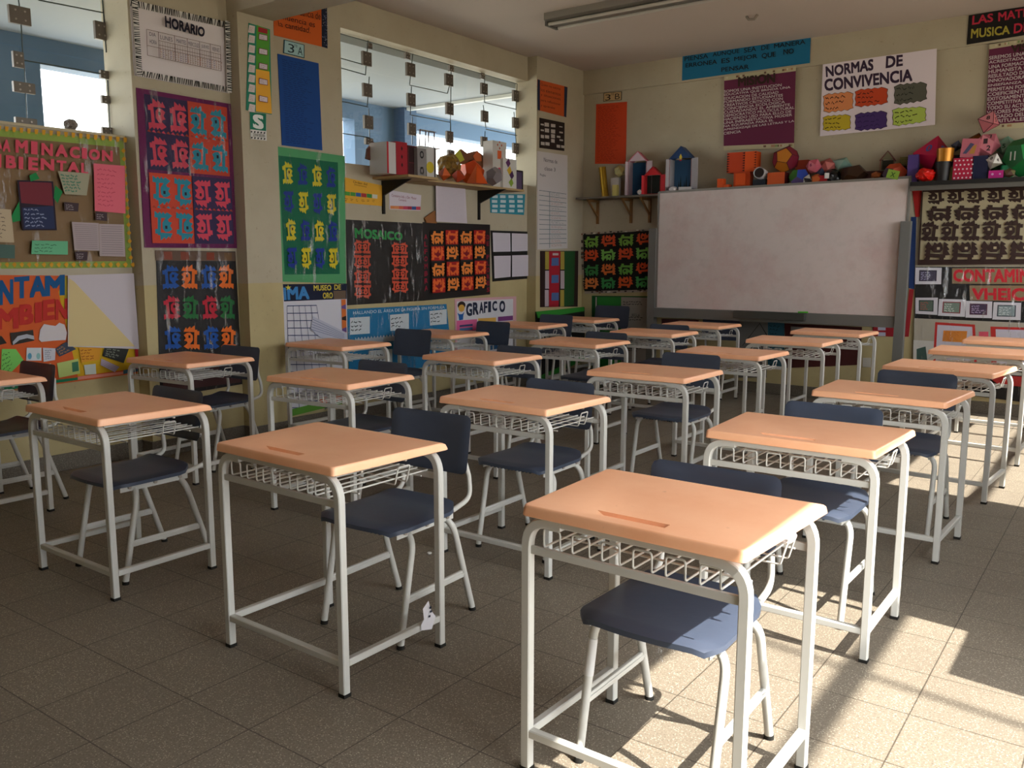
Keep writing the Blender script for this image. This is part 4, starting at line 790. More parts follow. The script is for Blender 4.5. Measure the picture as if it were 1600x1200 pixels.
for q,c in (([(1431,418),(1472,418.5),(1471,444),(1430,444)],0),([(1431,465),(1466,465),(1465,492),(1431,490)],1),([(1468,467),(1510,468),(1508,495),(1466,493)],2),([(1510,470),(1551,471),(1550,497),(1509,496)],3),([(1553,472),(1596,473),(1595,500),(1551,499)],4),([(1429,506),(1465,508),(1464,533),(1429,531)],5)):
    f=p.patch('photo_card',q,'#d9d4da'); p.poly(p.st(.15,.15,.82,.82,f),[(0,0),(1,0),(1,1),(0,1)],('#3a3040','#2a3034','#8a2a34','#5a2a44','#3a4048','#5a3a6a')[c]); p.poly(p.st(.19,.2,.78,.77,f),[(0,0),(1,0),(1,1),(0,1)],('#4a4458','#5a6a5c','#7a8a7c','#4a3a52','#8a9a9c','#4a4a70')[c]); p.scrib(p.st(.22,.25,.75,.75,f),4,('#9a93b0','#a05a50','#c0c8bc','#a890b0','#c8d0d0','#8a6a9a')[c],.5,3)
p.part('backing_sheet'); p.quad([(1429,497),(1690,508),(1690,520),(1429,606)],'#b5ab9a'); p.quad([(1428,531),(1462,533),(1452,606),(1427,606)],'#d0cbc4')
for q in ([(1462,503),(1524,507),(1527,570),(1458,570)],[(1548,510),(1690,514),(1690,580),(1550,575)]):
    f=p.patch('note_sheet',q,'#c22f2a'); p.poly(p.st(.06,.06,.93,.98,f),[(0,0),(1,0),(1,1),(0,1)],'#cfc8d4')
p.part('note_sheet'); f=p.px([(1475,516),(1512,517),(1510,535),(1473,533)]); p.poly(f,[(0,0),(1,0),(1,1),(0,1)],'#e08a34'); p.scrib(p.st(.05,.1,.95,.9,f),6,'#b8601c',.25,4)
p.part('photo_card'); p.quad([(1433,545),(1447,541),(1450,565),(1433,566)],'#3f5a52')
p.part('photo_card'); p.quad([(1530,518),(1545,518),(1545,526),(1530,526)],'#e0566a'); p.part('photo_card'); p.quad([(1540,585),(1598,588),(1598,604),(1560,600)],'#b5302a')
p.end(); p.film(0).done()
for i,(px_,c,nm,lb) in enumerate((([(1424,284),(1442,284),(1437,339),(1431,339)],'#b5201c','red_streamer','red paper streamer hanging between whiteboard and brown mosaic'),([(1424,339),(1432,339),(1429,452),(1420,450)],'#1b3468','blue_streamer','dark blue paper streamer hanging below the red one beside the whiteboard rail'),([(1421,452),(1428,452),(1420,526),(1413,526)],'#9c1f26','red_streamer','narrow red strip hanging low behind the right whiteboard rail'))):
    Sheet(nm,lb,'streamer','y',YW,px_,c,th=.006).done()
# papers seen under the whiteboard
def under(name,label,px,col,fn=None):
    p=Sheet(name,label,'poster','y',YW,px,col)
    if fn: fn(p)
    p.end(); p.done()
def brown(p):
    f=p.px([(1236,508),(1343,514),(1345,582),(1236,580)]); p.quad([(1236,510),(1344,516),(1344,521),(1236,516)],'#8f8a86'); p.part('note_card')
    for u in (1240,1275,1306): p.quad([(u,517),(u+26,519),(u+26,530),(u,529)],'#a59c96')
under('framed_poster','dark red framed poster under the whiteboard behind the fourth desk row',[(1226,505),(1347,511),(1344,570),(1228,575)],'#4a1a18',brown)
under('teal_sheet','teal handwritten sheet under the whiteboard',[(1200,503),(1226,505),(1226,575),(1200,575)],'#2f6070',lambda p:p.scrib(p.st(.1,.05,.9,.95),12,'#17343c',.25,3))
def redc(p):
    for u,v in ((1372,510),(1397,511),(1372,519),(1397,520)):
        p.part('note_card'); p.quad([(u,v),(u+12,v+.3),(u+12,v+6),(u,v+6)],'#b9b8cc')
under('red_chart','red chart with pale cards under the right end of the whiteboard',[(1364,505),(1404,508),(1402,526),(1364,525)],'#a01c26',redc)
under('grey_sheet','large grey sheet with a drawn triangle under the whiteboard tray',[(1153,500),(1200,503),(1198,590),(1150,590)],'#77746f',lambda p:(p.pxpoly([(1187,505),(1188,505),(1161,540),(1160,540)],'#2a2826'),p.pxpoly([(1187,505),(1188,505),(1200,525),(1199,526)],'#2a2826')))
under('maroon_sheet','dim maroon sheet under the left end of the whiteboard',[(1034,498),(1092,500),(1090,528),(1034,526)],'#6a3f42')
under('outlet_cover','small white outlet cover low on the front wall behind the desks',[(1348,559),(1361,559),(1361,574),(1348,573)],'#cfc9bd') 
# ================================================================= whiteboard with rails, ledge and tray
YBd=8.42
t=thing('whiteboard','wide smudged whiteboard in a grey frame on the front wall','whiteboard',(-2.99,YBd+.02,0))
def bb(name,a,b,mt,par=t,bev=.002):
    m=MB(); c=par.location if par else Vector((0,0,0)); m.box(Vector(a)-c,Vector(b)-c,mt,bev=bev); return m.build(name,par)
q=[on(u,v,'y',YBd) for u,v in ((1030.5,303),(1421,278.5),(1404,493.5),(1033,480))]
x0b,x1b,zt0,zt1,zb0=-4.205,-1.775,2.066,2.094,.868
m=MB(); m.prism([Vector(p)-t.location for p in ((x0b,YBd,zb0),(x1b,YBd,zb0),(x1b,YBd,zt1),(x0b,YBd,zt0))],(0,.022,0),BOARD); m.build('writing_surface',t)
m=MB()
for a,b in (((x0b,zt0),(x1b,zt1)),): m.prism([Vector(p)-t.location for p in ((a[0]-.01,YBd-.008,a[1]-.004),(b[0]+.02,YBd-.008,b[1]-.004),(b[0]+.02,YBd-.008,b[1]+.018),(a[0]-.01,YBd-.008,a[1]+.018))],(0,.035,0),mat('#8c8780',.4,.4))
m.build('top_frame',t)
bb('side_frame',(x0b-.02,YBd-.008,.76),(x0b,YBd+.027,zt0+.01),mat('#8c8780',.4,.4)); bb('side_frame',(x1b,YBd-.008,.76),(x1b+.022,YBd+.027,zt1+.01),mat('#8c8780',.4,.4))
bb('bottom_ledge',(x0b-.01,YBd-.05,.765),(x1b+.01,YBd+.027,.866),GREY); tr=bb('marker_tray',(-3.30,YBd-.13,.80),(-2.60,YBd-.05,.872),mat('#4f504c',.5,.4))
bb('side_rail',(x0b-.105,YBd-.03,0),(x0b-.02,YBd+.05,1.70),GREY); bb('side_rail',(x1b-.03,YBd-.075,0),(x1b+.055,YBd-.01,1.715),GREY); 
m=MB(); m.tube([(-2.66,YBd-.12,.879),(-2.575,YBd-.085,.879)],.008,mat('#4fae2c'),10); o=m.build('marker_pen'); tag(o,'green marker pen at the end of the whiteboard tray','marker')
# ================================================================= corridor-side shelf with paper models
XSH=X2; zs=2.075
t=thing('wall_shelf','plywood shelf on two black brackets under the second window','shelf',(XSH,6.35,zs))
def lb(name,fn,par=t):
    m=MB(); fn(m); c=par.location; m.v=[tuple(Vector(v)-c) for v in m.v]; return m.build(name,par)
PLY=mat('#b59a6c',.6,noise=.1,nscale=10)
lb('shelf_board',lambda m:(m.box((XSH,5.46,zs-.02),(XSH+.42,5.84,zs),PLY),m.box((XSH,5.84,zs-.024),(XSH+.30,7.30,zs-.004),PLY)))
for y in (5.58,6.93):
    lb('bracket',lambda m:(m.box((XSH,y-.012,1.765),(XSH+.02,y+.012,zs-.024),BLK),m.prism([(XSH+.02,y-.01,zs-.024),(XSH+.34,y-.01,zs-.024),(XSH+.02,y-.01,zs-.15)],(0,.02,0),BLK)))
zf=2.06
t2=thing('wall_shelf','long grey shelf above the whiteboard carrying paper models, on wooden brackets','shelf',(-3,YF,zf))
lb('shelf_board',lambda m:(m.box((-5.25,YF-.30,zf-.02),(-4.2,YF,zf),mat('#6f675c')),m.box((-4.2,YF-.26,zf-.02),(-1.76,YF,zf),mat('#6f675c'))),t2)
lb('shelf_board',lambda m:(m.box((-1.74,YF-.42,zf-.045),(.3,YF-.02,zf-.01),BLK),m.box((-1.74,YF-.40,zf-.085),(.3,YF-.38,zf-.045),mat('#5f5b54'))),t2)
WD=mat('#8a6238',.6,noise=.1,nscale=20)
for x in (-5.13,-4.70,-4.47):
    lb('bracket',lambda m:(m.box((x-.012,YF-.03,1.775),(x+.012,YF,zf-.02),WD),m.box((x-.012,YF-.24,zf-.045),(x+.012,YF,zf-.02),WD),m.sq([(x,YF-.22,zf-.04),(x,YF-.02,zf-.20)],.02,.02,WD,ref=(1,0,0))),t2)
# ---- maker functions for the paper models (local z=0 at the base)
def poly_solid(kind,r,jit=0):
    bm=bmesh.new()
    if kind=='ico': bmesh.ops.create_icosphere(bm,subdivisions=1,radius=r)
    elif kind=='octa':
        v=[bm.verts.new(p) for p in ((r,0,0),(-r,0,0),(0,r,0),(0,-r,0),(0,0,r),(0,0,-r))]
        for a,b,c in ((0,2,4),(2,1,4),(1,3,4),(3,0,4),(2,0,5),(1,2,5),(3,1,5),(0,3,5)): bm.faces.new((v[a],v[b],v[c]))
    elif kind=='dodeca':
        ph=(1+5**.5)/2; P=[(a,b,c) for a in(-1,1) for b in(-1,1) for c in(-1,1)]+[(0,a/ph,b*ph) for a in(-1,1) for b in(-1,1)]+[(a/ph,b*ph,0) for a in(-1,1) for b in(-1,1)]+[(a*ph,0,b/ph) for a in(-1,1) for b in(-1,1)]
        for q in P: bm.verts.new(Vector(q)*(r/1.732))
        bmesh.ops.convex_hull(bm,input=bm.verts[:]); bmesh.ops.dissolve_limit(bm,angle_limit=.02,verts=bm.verts[:],edges=bm.edges[:])
    elif kind=='tetra':
        for q in ((1,1,1),(-1,-1,1),(-1,1,-1),(1,-1,-1)): bm.verts.new(Vector(q)*(r/1.732))
        bmesh.ops.convex_hull(bm,input=bm.verts[:])
    elif kind=='crumple':
        bmesh.ops.create_icosphere(bm,subdivisions=3,radius=r)
        for v in bm.verts: v.co*=R.uniform(.86,1.08)
    elif kind=='pyramid':
        b=[bm.verts.new((r*math.cos(a),r*math.sin(a),-r*.8)) for a in (0,1.57,3.14,4.71)]; ap=bm.verts.new((0,0,r)); bm.faces.new(b[::-1])
        for i in range(4): bm.faces.new((b[i],b[(i+1)%4],ap))
    vs=[v.co.copy() for v in bm.verts]
    for i,v in enumerate(bm.verts): v.index=i
    fs=[[v.index for v in f.verts] for f in bm.faces]; bm.free(); return vs,fs
def solid(name,label,cat,kind,pos,r,cols,rot=(0,0,0),group=None,edge=None,num=None,numc='#3a2a30',squash=1):
    vs,fs=poly_solid(kind,r); M=Matrix.Rotation(rot[2],3,'Z')@Matrix.Rotation(rot[1],3,'Y')@Matrix.Rotation(rot[0],3,'X'); vs=[M@v for v in vs]; vs=[Vector((v.x,v.y,v.z*squash)) for v in vs]
    zmin=min(v.z for v in vs); vs=[v-Vector((0,0,zmin)) for v in vs]; m=MB()
    for k,f in enumerate(fs): m.add([vs[i] for i in f],[tuple(range(len(f)))],mat(cols[k%len(cols)],.55 if kind!='crumple' else .3))
    o=m.build(name,loc=pos,fix=False); tag(o,label,cat,group)
    if edge:
        e=MB(); es=set()
        for f in fs:
            for i in range(len(f)): es.add(tuple(sorted((f[i],f[(i+1)%len(f)]))))
        for a,b in es: e.tube([vs[a],vs[b]],.0028,mat(edge),5,ref=(.3,.2,.9))
        e.build('edge_tape',o)
    if num:
        ctr=sum(vs,Vector())/len(vs); best=sorted(fs,key=lambda f:(sum((vs[i] for i in f),Vector())/len(f)-ctr).normalized().dot(Vector((.35,-.9,.15))),reverse=True)
        for nn,f in zip(num,best):
            c=sum((vs[i] for i in f),Vector())/len(f); n_=(vs[f[1]]-vs[f[0]]).cross(vs[f[2]]-vs[f[0]]).normalized()
            if n_.dot(c-ctr)<0: n_=-n_
            up=(Vector((0,0,1))-n_*n_.z).normalized(); rt=up.cross(n_); h_=r*.42; v,fc=textmesh(nn,.03); e=MB()
            e.add([c+n_*.002+rt*((x-.5)*h_*.7)+up*((.5-y)*h_) for x,y in v],fc,mat(numc)); e.build('number_label',o,fix=False)
    return o
def bx(name,label,cat,pos,size,col,rz=0,group=None,faces=None,tilt=0):
    "box; faces: extra function drawing on it"
    m=MB(); x,y,z=size; m.box((-x/2,-y/2,0),(x/2,y/2,z),mat(col,.6)); o=m.build(name,loc=pos); o.rotation_euler=(0,tilt,rz); tag(o,label,cat,group)
    if faces:
        for nm,fn in faces: e=MB(); fn(e); e.build(nm,o,fix=False)
    return o
def cyl(name,label,cat,pos,r,h_,col,top=None,rough=.5,metal=0,tilt=(0,0),taper=1,open_=True,group=None):
    m=MB(); n=24; prof=[(r*taper,0),(r,h_),(r*.93,h_),(r*.9*taper,.004)]
    vs=[];fs=[]
    for (rr,z) in prof:
        for i in range(n): a=6.28318*i/n; vs.append((rr*math.cos(a),rr*math.sin(a),z))
    for j in range(3):
        for i in range(n): fs.append((j*n+i,j*n+(i+1)%n,(j+1)*n+(i+1)%n,(j+1)*n+i))
    fs.append(tuple(range(n))[::-1]); fs.append(tuple(3*n+i for i in range(n)))
    m.add(vs,fs,mat(col,rough,metal)); o=m.build(name,loc=pos,smooth=40); o.rotation_euler=(tilt[0],tilt[1],0); return tag(o,label,cat,group)
def house(name,label,pos,w_,d,h_,roof,colw,colr,coli,rz=0,trim='#8a1f2a',doors=True,extra=None):
    o=thing(name,label,'model house',pos,rz); W=mat(colw,.7); T=.006
    m=MB(); m.box((-w_/2,-d/2,0),(-w_/2+T,d/2,h_),W); m.box((w_/2-T,-d/2,0),(w_/2,d/2,h_),W); m.box((-w_/2,-d/2,0),(w_/2,d/2,T),W); m.build('walls',o)
    m=MB(); m.box((-w_/2+T,d/2-T,T),(w_/2-T,d/2,h_),mat(coli)); m.build('painted_back',o)
    m=MB(); m.prism([(-w_/2,-d/2,h_),(w_/2,-d/2,h_),(0,-d/2,h_+roof)],(0,T,0),mat(colr if extra else colw)); m.build('gable',o)
    m=MB()
    for sx in (-1,1): m.prism([(sx*(w_/2+.01),-d/2-.008,h_-.006),(0,-d/2-.008,h_+roof+.004),(0,-d/2-.008,h_+roof-.004),(sx*(w_/2+.002),-d/2-.008,h_-.012)],(0,d+.016,0),mat(colr,.6))
    m.build('roof',o)
    if doors:
        m=MB(); m.box((0,-.003,0),(w_*.42,.003,h_*.97),W); l=m.build('door_flap',o,loc=(w_/2,-d/2,0.004)); l.rotation_euler=(0,0,-.55)
        m=MB(); m.box((-w_*.2,-.003,0),(0,.003,h_*.97),W); l=m.build('door_flap',o,loc=(-w_/2,-d/2,0.004)); l.rotation_euler=(0,0,.9)
    m=MB()
    for sx in (-1,1): m.tube([(sx*w_/2,-d/2-.004,0),(sx*w_/2,-d/2-.004,h_),(0,-d/2-.004,h_+roof)],.0025,mat(trim),5,ref=(0,1,0))
    m.build('trim_line',o)
    return o
def P(u,v,Y): return on(u,v,'y',Y)
ff=lambda *a:a
def dot(e,x,y,z,w_,col,n=16,nx=(1,0,0),ny=(0,0,1)):
    nx,ny=Vector(nx),Vector(ny); e.add([Vector((x,y,z))+nx*(w_*math.cos(6.2832*k/n))+ny*(w_*math.sin(6.2832*k/n)) for k in range(n)],[tuple(range(n))],mat(col))
# front shelf, left part
def FX(u,Y=8.52): return P(u,300,Y).x
def FZ(v,u=1200,Y=8.52): return P(u,v,Y).z
YS=8.56
cyl('gold_tube','tall gold foil tube leaning at the left end of the corner shelf','tube',(FX(946,YS),YS,zf),.040,.33,'#b8902a',rough=.25,metal=.7,tilt=(0,-.14),taper=1)
bx('yellow_card_box','small pale yellow paper box beside the open pink house','box',(FX(966,YS),8.50,zf),(.055,.05,.12),'#c9bb6a')
solid('yellow_paper_polyhedron','pale yellow paper polyhedron resting on folded papers on the corner shelf','paper model','ico',(FX(963,YS),8.63,zf+.21),.07,['#cfc88a','#c4bb74','#d8d29c'])
bx('folded_paper','white folded papers propped behind the small yellow box','paper',(FX(957,YS),8.63,zf),(.10,.05,.21),'#cfc8c4',tilt=.0)
h1=house('model_house','tall white paper house with a pink roof and a blue painted inside',(FX(996,8.53)-.03,8.62,zf),.20,.19,.365,.10,'#cdb9c2','#c9707c','#2a5f86',rz=.25)
h2=house('model_house','small red paper house with open doors on the corner shelf',(FX(1021,8.50),8.50,zf),.18,.07,.20,.085,'#c9232a','#a81c22','#14201a',rz=.1,trim='#8a1418')
h3=house('model_house','grey paper house with a blue gable and candle flame, painted forest inside',(FX(1065,8.58)-.005,8.60,zf),.235,.15,.36,.12,'#b5b0b4','#22406f','#3f6a94',rz=.12,trim='#8a2028',extra=1)
m=MB(); m.poly([(.0,-.0765,.405),(.017,-.0765,.37),(.0,-.0765,.345),(-.017,-.0765,.37)],mat('#d8c23a')); m.poly([(-.012,-.0765,.345),(.012,-.0765,.345),(.012,-.0765,.334),(-.012,-.0765,.334)],mat('#c22a2a')); m.build('candle_flame',h3,fix=False)
m=MB()
for k in range(9): x=-.08+k*.02; m.poly([(x-.012,.068,.02),(x+.012,.068,.02),(x,.068,.10+.05*((k*7)%3))],mat('#1f2a1c'))
m.build('painted_forest',h3,fix=False)
solid('crumpled_paper','crumpled white paper in front of the grey house','paper','crumple',(FX(1052,8.46),8.46,zf),.045,['#cfcacb'],squash=.8)
solid('crumpled_paper','crumpled white paper between the pink and red houses','paper','crumple',(FX(1003,8.45)-.02,8.45,zf),.035,['#c9c2c2'],squash=.8)
bx('paper_block','pale paper block lying at the foot of the grey house','paper model',(FX(1062,8.47)+.06,8.475,zf),(.13,.05,.06),'#c2bfc0',rz=.2)
# front shelf above the whiteboard
def fx(u,Y): return P(u,280,Y).x
z0=zf
o=thing('box_figure','toy figure of orange boxes with a patterned box head and two-block feet','paper model',(fx(1158,8.56),8.56,z0))
OR='#e4581c'
m=MB(); m.box((-.13,-.06,.18),(.17,.07,.375),mat(OR),bev=.002); hd=m.build('head_box',o)
m=MB(); m.box((-.13,-.062,.18),(.055,-.061,.375),mat('#c9431c'))
for k in range(8):
    z=.185+k*.024; m.poly([(-.13,-.063,z),(-.13,-.063,z+.018),(-.10,-.063,z+.009)],mat('#3a1410')); m.poly([(.055,-.063,z),(.055,-.063,z+.018),(.027,-.063,z+.009)],mat('#3a1410')); m.poly([(.17,-.061,z),(.17,-.061,z+.018),(.145,-.061,z+.009)],mat('#5a1c10'))
m.build('zigzag_pattern',hd,fix=False)
m=MB(); m.box((-.06,-.05,0),(.11,.05,.18),mat('#c94a1c'),bev=.002); m.box((-.03,-.075,.05),(.07,-.05,.165),mat('#e4581c')); m.build('body_box',o)
for x in (-.22,-.155):
    m=MB(); m.box((x,-.08,0),(x+.062,.0,.125 if x<-.2 else .065),mat(OR),bev=.002); m.build('foot_block',o)
# black and white robot dog made of boxes
o=cyl('paper_cup','black and white striped cup lying open toward the room beside the box figure','cup',(fx(1190,8.53),8.56,z0+.145),.055,.12,'#d0cfd2',tilt=(1.45,.25)); m=MB(); dot(m,0,0,.112,.047,'#2a1d1a',ny=(0,1,0)); m.build('cup_inside',o,fix=False)
bx('dark_box','navy box supporting the striped cup','box',(fx(1188,8.53),8.55,z0),(.13,.10,.10),'#1b2230')
bx('orange_box','orange paper cube with a dark red side, left of the green prism','paper model',(fx(1214,8.50),8.53,z0),(.17,.12,.155),'#d25a24',rz=0,faces=[('side_panel',lambda e:e.poly([(.086,-.06,0),(.086,.06,0),(.086,.06,.155),(.086,-.06,.155)],mat('#6a1420')))])
solid('pentagon_prism','dodecahedron with yellow and dark red faces on the orange cube','paper model','dodeca',(fx(1225,8.55),8.57,z0+.155),.13,['#e0922c','#7a1430','#8c1a34','#c47a24'],rot=(.3,.2,.1),edge='#3a0d18')
bx('red_box','small brick red box behind the pink polyhedron','box',(fx(1252,8.60),8.64,z0+.10),(.12,.08,.17),'#a8381c')
solid('striped_polyhedron','green, blue and patterned paper polyhedron above the whiteboard','paper model','dodeca',(fx(1248,8.50),8.53,z0),.105,['#3a7a2c','#24409c','#d0ccc0','#b5602c','#5a4a7c'],rot=(.1,.5,.4))
solid('spotted_polyhedron','black and white patterned ball-like polyhedron above the whiteboard','paper model','ico',(fx(1262,8.47),8.49,z0),.062,['#1d1b1c','#c9c6c0','#232021'],rot=(.2,.1,.3))
solid('pink_polyhedron','pink twenty-sided paper die showing a 6','paper model','ico',(fx(1269,8.52),8.55,z0+.135),.075,['#d06a7c','#c45a6c','#de7f8e'],rot=(.2,.5,.1),num=['6'],numc='#7a1a50')
solid('orange_polyhedron','small orange paper ball beside the red cube','paper model','dodeca',(fx(1275,8.48),8.49,z0),.062,['#b85a24','#c9682c'],rot=(.4,.2,.2))
bx('red_box','bright red paper cube at the whiteboard top','paper model',(fx(1288,8.48)-.01,8.49,z0),(.075,.07,.10),'#b3141c')
solid('pink_polyhedron','salmon-pink polyhedron partly under the mint paper','paper model','ico',(fx(1290,8.58),8.62,z0+.11),.085,['#b5605c','#a5544f','#c46f68'],rot=(.1,.2,.8))
solid('blue_polyhedron','small slate blue polyhedron behind the red cube','paper model','octa',(fx(1281,8.55),8.57,z0+.08),.055,['#3a4a6a','#334260'],rot=(.3,.3,0))
solid('mint_polyhedron','pale mint paper polyhedron lying behind the black paper bag','paper model','octa',(fx(1312,8.60),8.655,z0+.16),.10,['#8fb3a5','#7fa597','#a3c4b6'],rot=(1.2,.4,.3),squash=.7)
solid('black_paper_model','crumpled black paper model at the centre of the shelf','paper model','crumple',(fx(1300,8.55),8.56,z0),.085,['#100e0f'],squash=.95)
solid('brown_polyhedron','large dark brown dodecahedron above the whiteboard','paper model','dodeca',(fx(1334,8.59),8.59,z0),.13,['#38200f','#41260f','#331d0d'],rot=(.15,.35,.2),squash=.82)
bx('white_card','small white folded card against the black paper model','paper',(fx(1291,8.44),8.45,z0+.07),(.04,.02,.05),'#c9c4c0',rz=.5)
bx('dark_red_box','low dark red box behind the purple model','box',(fx(1366,8.60),8.64,z0),(.22,.08,.13),'#3f1612')
bx('black_box','low black box lying behind the end of the whiteboard','box',(fx(1362,8.52),8.53,z0),(.20,.10,.05),'#131012')
house('model_house','small unpainted house model behind the purple polyhedron',(fx(1384,8.60)-.0,8.64,z0+.125),.115,.09,.10,.075,'#7a7458','#6a2f2a','#4a4a3c',rz=.1,doors=False)
solid('orange_ball','brown-orange paper ball behind the low black box','paper model','ico',(fx(1366,8.5),8.56,z0+.05),.05,['#b5602a','#a5541f'],squash=.7)
solid('purple_polyhedron','dark purple and orange dodecahedron with a green number card','paper model','dodeca',(fx(1398,8.55),8.58,z0),.12,['#4a2440','#552a48','#d0512c','#41203a'],rot=(.5,.2,.6),squash=.8)
bx('number_card','lime green card marked X leaning on the purple model','paper',(fx(1393,8.40),8.405,z0+.035),(.10,.012,.075),'#86a83a',rz=.1,tilt=.25,faces=[('marking',lambda e:(lambda v,f:e.add([(-.02+x*.04,-.0075,.055-y*.04) for x,y in v],f,mat('#33521c')))(*textmesh('X',.02)))])
bx('patterned_box','small black and yellow lattice box behind the violet box','box',(fx(1412,8.60),8.64,z0+.16),(.09,.06,.08),'#6a5f2a',faces=[('lattice_print',lambda e:[e.poly([(-.045+i*.015,-.0305,.01+j*.02),(-.037+i*.015,-.0305,.01+j*.02),(-.041+i*.015,-.0305,.022+j*.02)],mat('#15120e')) for i in range(6) for j in range(3)])])
bx('wood_block','brown wooden block behind the magenta polyhedron','box',(fx(1422,8.60)+.03,8.65,z0+.13),(.14,.07,.09),'#8a5a28')
bx('violet_box','upright violet paper box beside the whiteboard end','box',(fx(1426,8.47),8.47,z0-.005),(.085,.08,.24),'#4f3a80',rz=.05)
solid('magenta_polyhedron','large magenta octahedron with blue number discs','paper model','octa',(fx(1456,8.54),8.55,z0+.07),.175,['#b8143f','#a81038','#c41c4a','#96102f'],rot=(.15,.12,.35),num=['0','8'],numc='#4a5a9c',squash=.95)
solid('red_ball','shiny red half-round paper ball on the black shelf','ball','crumple',(fx(1446,8.38),8.39,z0-.01),.082,['#d81c14'],squash=.72)
cyl('gold_cup','gold paper cup standing on the dark brown tube','cup',(fx(1474,8.40),8.40,z0+.155),.07,.11,'#b3741c',rough=.3,metal=.5,taper=.9)
cyl('dark_tube','dark brown tube under the gold cup','tube',(fx(1472,8.40),8.40,z0-.01),.062,.165,'#120c09',taper=.86)
bx('olive_box','olive green box beside the dark tube','box',(fx(1487,8.42),8.44,z0-.01),(.09,.08,.12),'#6a6030')
bx('blue_grey_box','blue-grey box behind the olive box','box',(fx(1491,8.62),8.66,z0-.01),(.11,.06,.24),'#34444f')
solid('small_blue_die','small blue-grey die behind the magenta polyhedron','paper model','octa',(fx(1490,8.6),8.64,z0+.26),.05,['#5a6480','#4f5a74'],rot=(.2,.2,.2))
cyl('bronze_bowl','bronze foil cup tipped on its side behind the printed box','cup',(fx(1513,8.58)-.03,8.63,z0+.30),.06,.12,'#8a4f1c',rough=.25,metal=.7,tilt=(0,1.1))
def dots(e):
    for i in range(5):
        for j in range(5): dot(e,-.062+i*.031+(j%2)*.010,-.0515,.02+j*.036,.0075,'#e8d5dc',8)
bx('polka_dot_box','red box with white polka dots on the black shelf','box',(fx(1504,8.39),8.42,z0-.01),(.155,.10,.185),'#b3143c',faces=[('dot_print',dots)])
bx('printed_box','pink and grey patterned paper box on the polka dot box','box',(fx(1511,8.40),8.43,z0+.178),(.135,.09,.155),'#c06a78',tilt=.08,faces=[('print',lambda e:(e.poly([(-.05,-.0465,.03),(.0,-.0465,.12),(.03,-.0465,.11),(-.02,-.0465,.03)],mat('#4a4a6a')),e.poly([(.0,-.0465,.03),(.04,-.0465,.03),(.05,-.0465,.11),(.02,-.0465,.09)],mat('#b8843c'))))])
bx('navy_box','plain navy blue box beside the polka dot box','box',(fx(1530,8.39),8.42,z0-.01),(.115,.10,.195),'#10153a')
solid('pink_polyhedron','pink paper die with dark edges showing an 8, topmost on the shelf','paper model','octa',(fx(1537,8.50),8.53,z0+.39),.095,['#d98088','#c46a74','#e0909a'],rot=(.3,.25,.6),num=['8','5'],edge='#5a1c2c')
solid('pink_polyhedron','larger pink twenty-sided die with hand-drawn digits below the topmost die','paper model','ico',(fx(1537,8.50),8.53,z0+.20),.108,['#d07a88','#c06a78','#dc8c98'],rot=(.1,.6,.2),num=['1','2','7'])
solid('white_polyhedron','white paper die with small digits in front of the pink dice','paper model','octa',(fx(1550,8.38),8.39,z0+.07),.07,['#d5d1cc','#8f8a7c','#c9c4be'],rot=(.3,.3,.2),num=['4','0'])
bx('magenta_box','small magenta box with pale spots at the shelf front','box',(fx(1556,8.37),8.38,z0-.01),(.11,.07,.065),'#b5187a',faces=[('spots',lambda e:(dot(e,-.025,-.036,.035,.01,'#c9a0c0',8),dot(e,.03,-.036,.035,.008,'#c9a0c0',8)))])
solid('mint_polyhedron','pale mint die with a drawn digit behind the green models','paper model','ico',(fx(1567,8.62),8.65,z0+.20),.085,['#86b09a','#78a38c','#9ac0ab'],rot=(.3,.1,.2),num=['5'],numc='#2c5a40')
solid('green_polyhedron','dark green paper polyhedron behind the magenta box','paper model','ico',(fx(1558,8.60),8.64,z0+.0),.075,['#155a26','#104a1e','#1a6a2e'],rot=(.2,.3,.1))
cyl('green_tube','bright green paper ring lying on the shelf','tube',(fx(1571,8.45),8.46,z0-.01),.05,.11,'#0f8a54',rough=.3)
solid('camouflage_model','brown and olive patterned model near the right frame edge','paper model','ico',(fx(1576,8.36),8.37,z0-.01),.05,['#4a2a1c','#5f5a2c','#6a4a34'],squash=.8)
solid('green_polyhedron','large green polyhedron with white number cards at the right frame edge','paper model','dodeca',(fx(1597,8.48),8.50,z0),.17,['#147032','#105f2a','#1a7d3a'],rot=(.3,.2,.5),num=['14','11'],numc='#d5dcd2')
# corridor-side shelf models (on the plywood shelf)
def Lp(u,v,X): return on(u,v,'x',X)
def ly(u,X): return Lp(u,270,X).y
XS=-5.26
zb=zs
def lbox(name,label,u0,u1,vt,col,X=XS,d=.18,faces=None,cat='paper model',tilt=0):
    y0,y1=ly(u0,X),ly(u1,X); zt=Lp((u0+u1)/2,vt,X).z; zz=zb if y1<5.84 else zb-.004
    m=MB(); m.box((-d/2,-(y1-y0)/2,0),(d/2,(y1-y0)/2,zt-zz),mat(col,.7)); o=m.build(name,loc=(X-d/2+.0,(y0+y1)/2,zz)); o.rotation_euler=(tilt,0,0); tag(o,label,cat)
    if faces:
        for nm,fn in faces: e=MB(); fn(e,(y1-y0),zt-zz,d/2+.001); e.build(nm,o,fix=False)
    return o
def rect_yz(e,y0,z0_,y1,z1_,x,col): e.poly([(x,y0,z0_),(x,y1,z0_),(x,y1,z1_),(x,y0,z1_)],mat(col))
bs=MB(); q=[Lp(u,v,-5.33) for u,v in ((572,233),(581,222),(607,231),(606,261),(570,248))]; c=sum(q,Vector())/5; c.z=zb
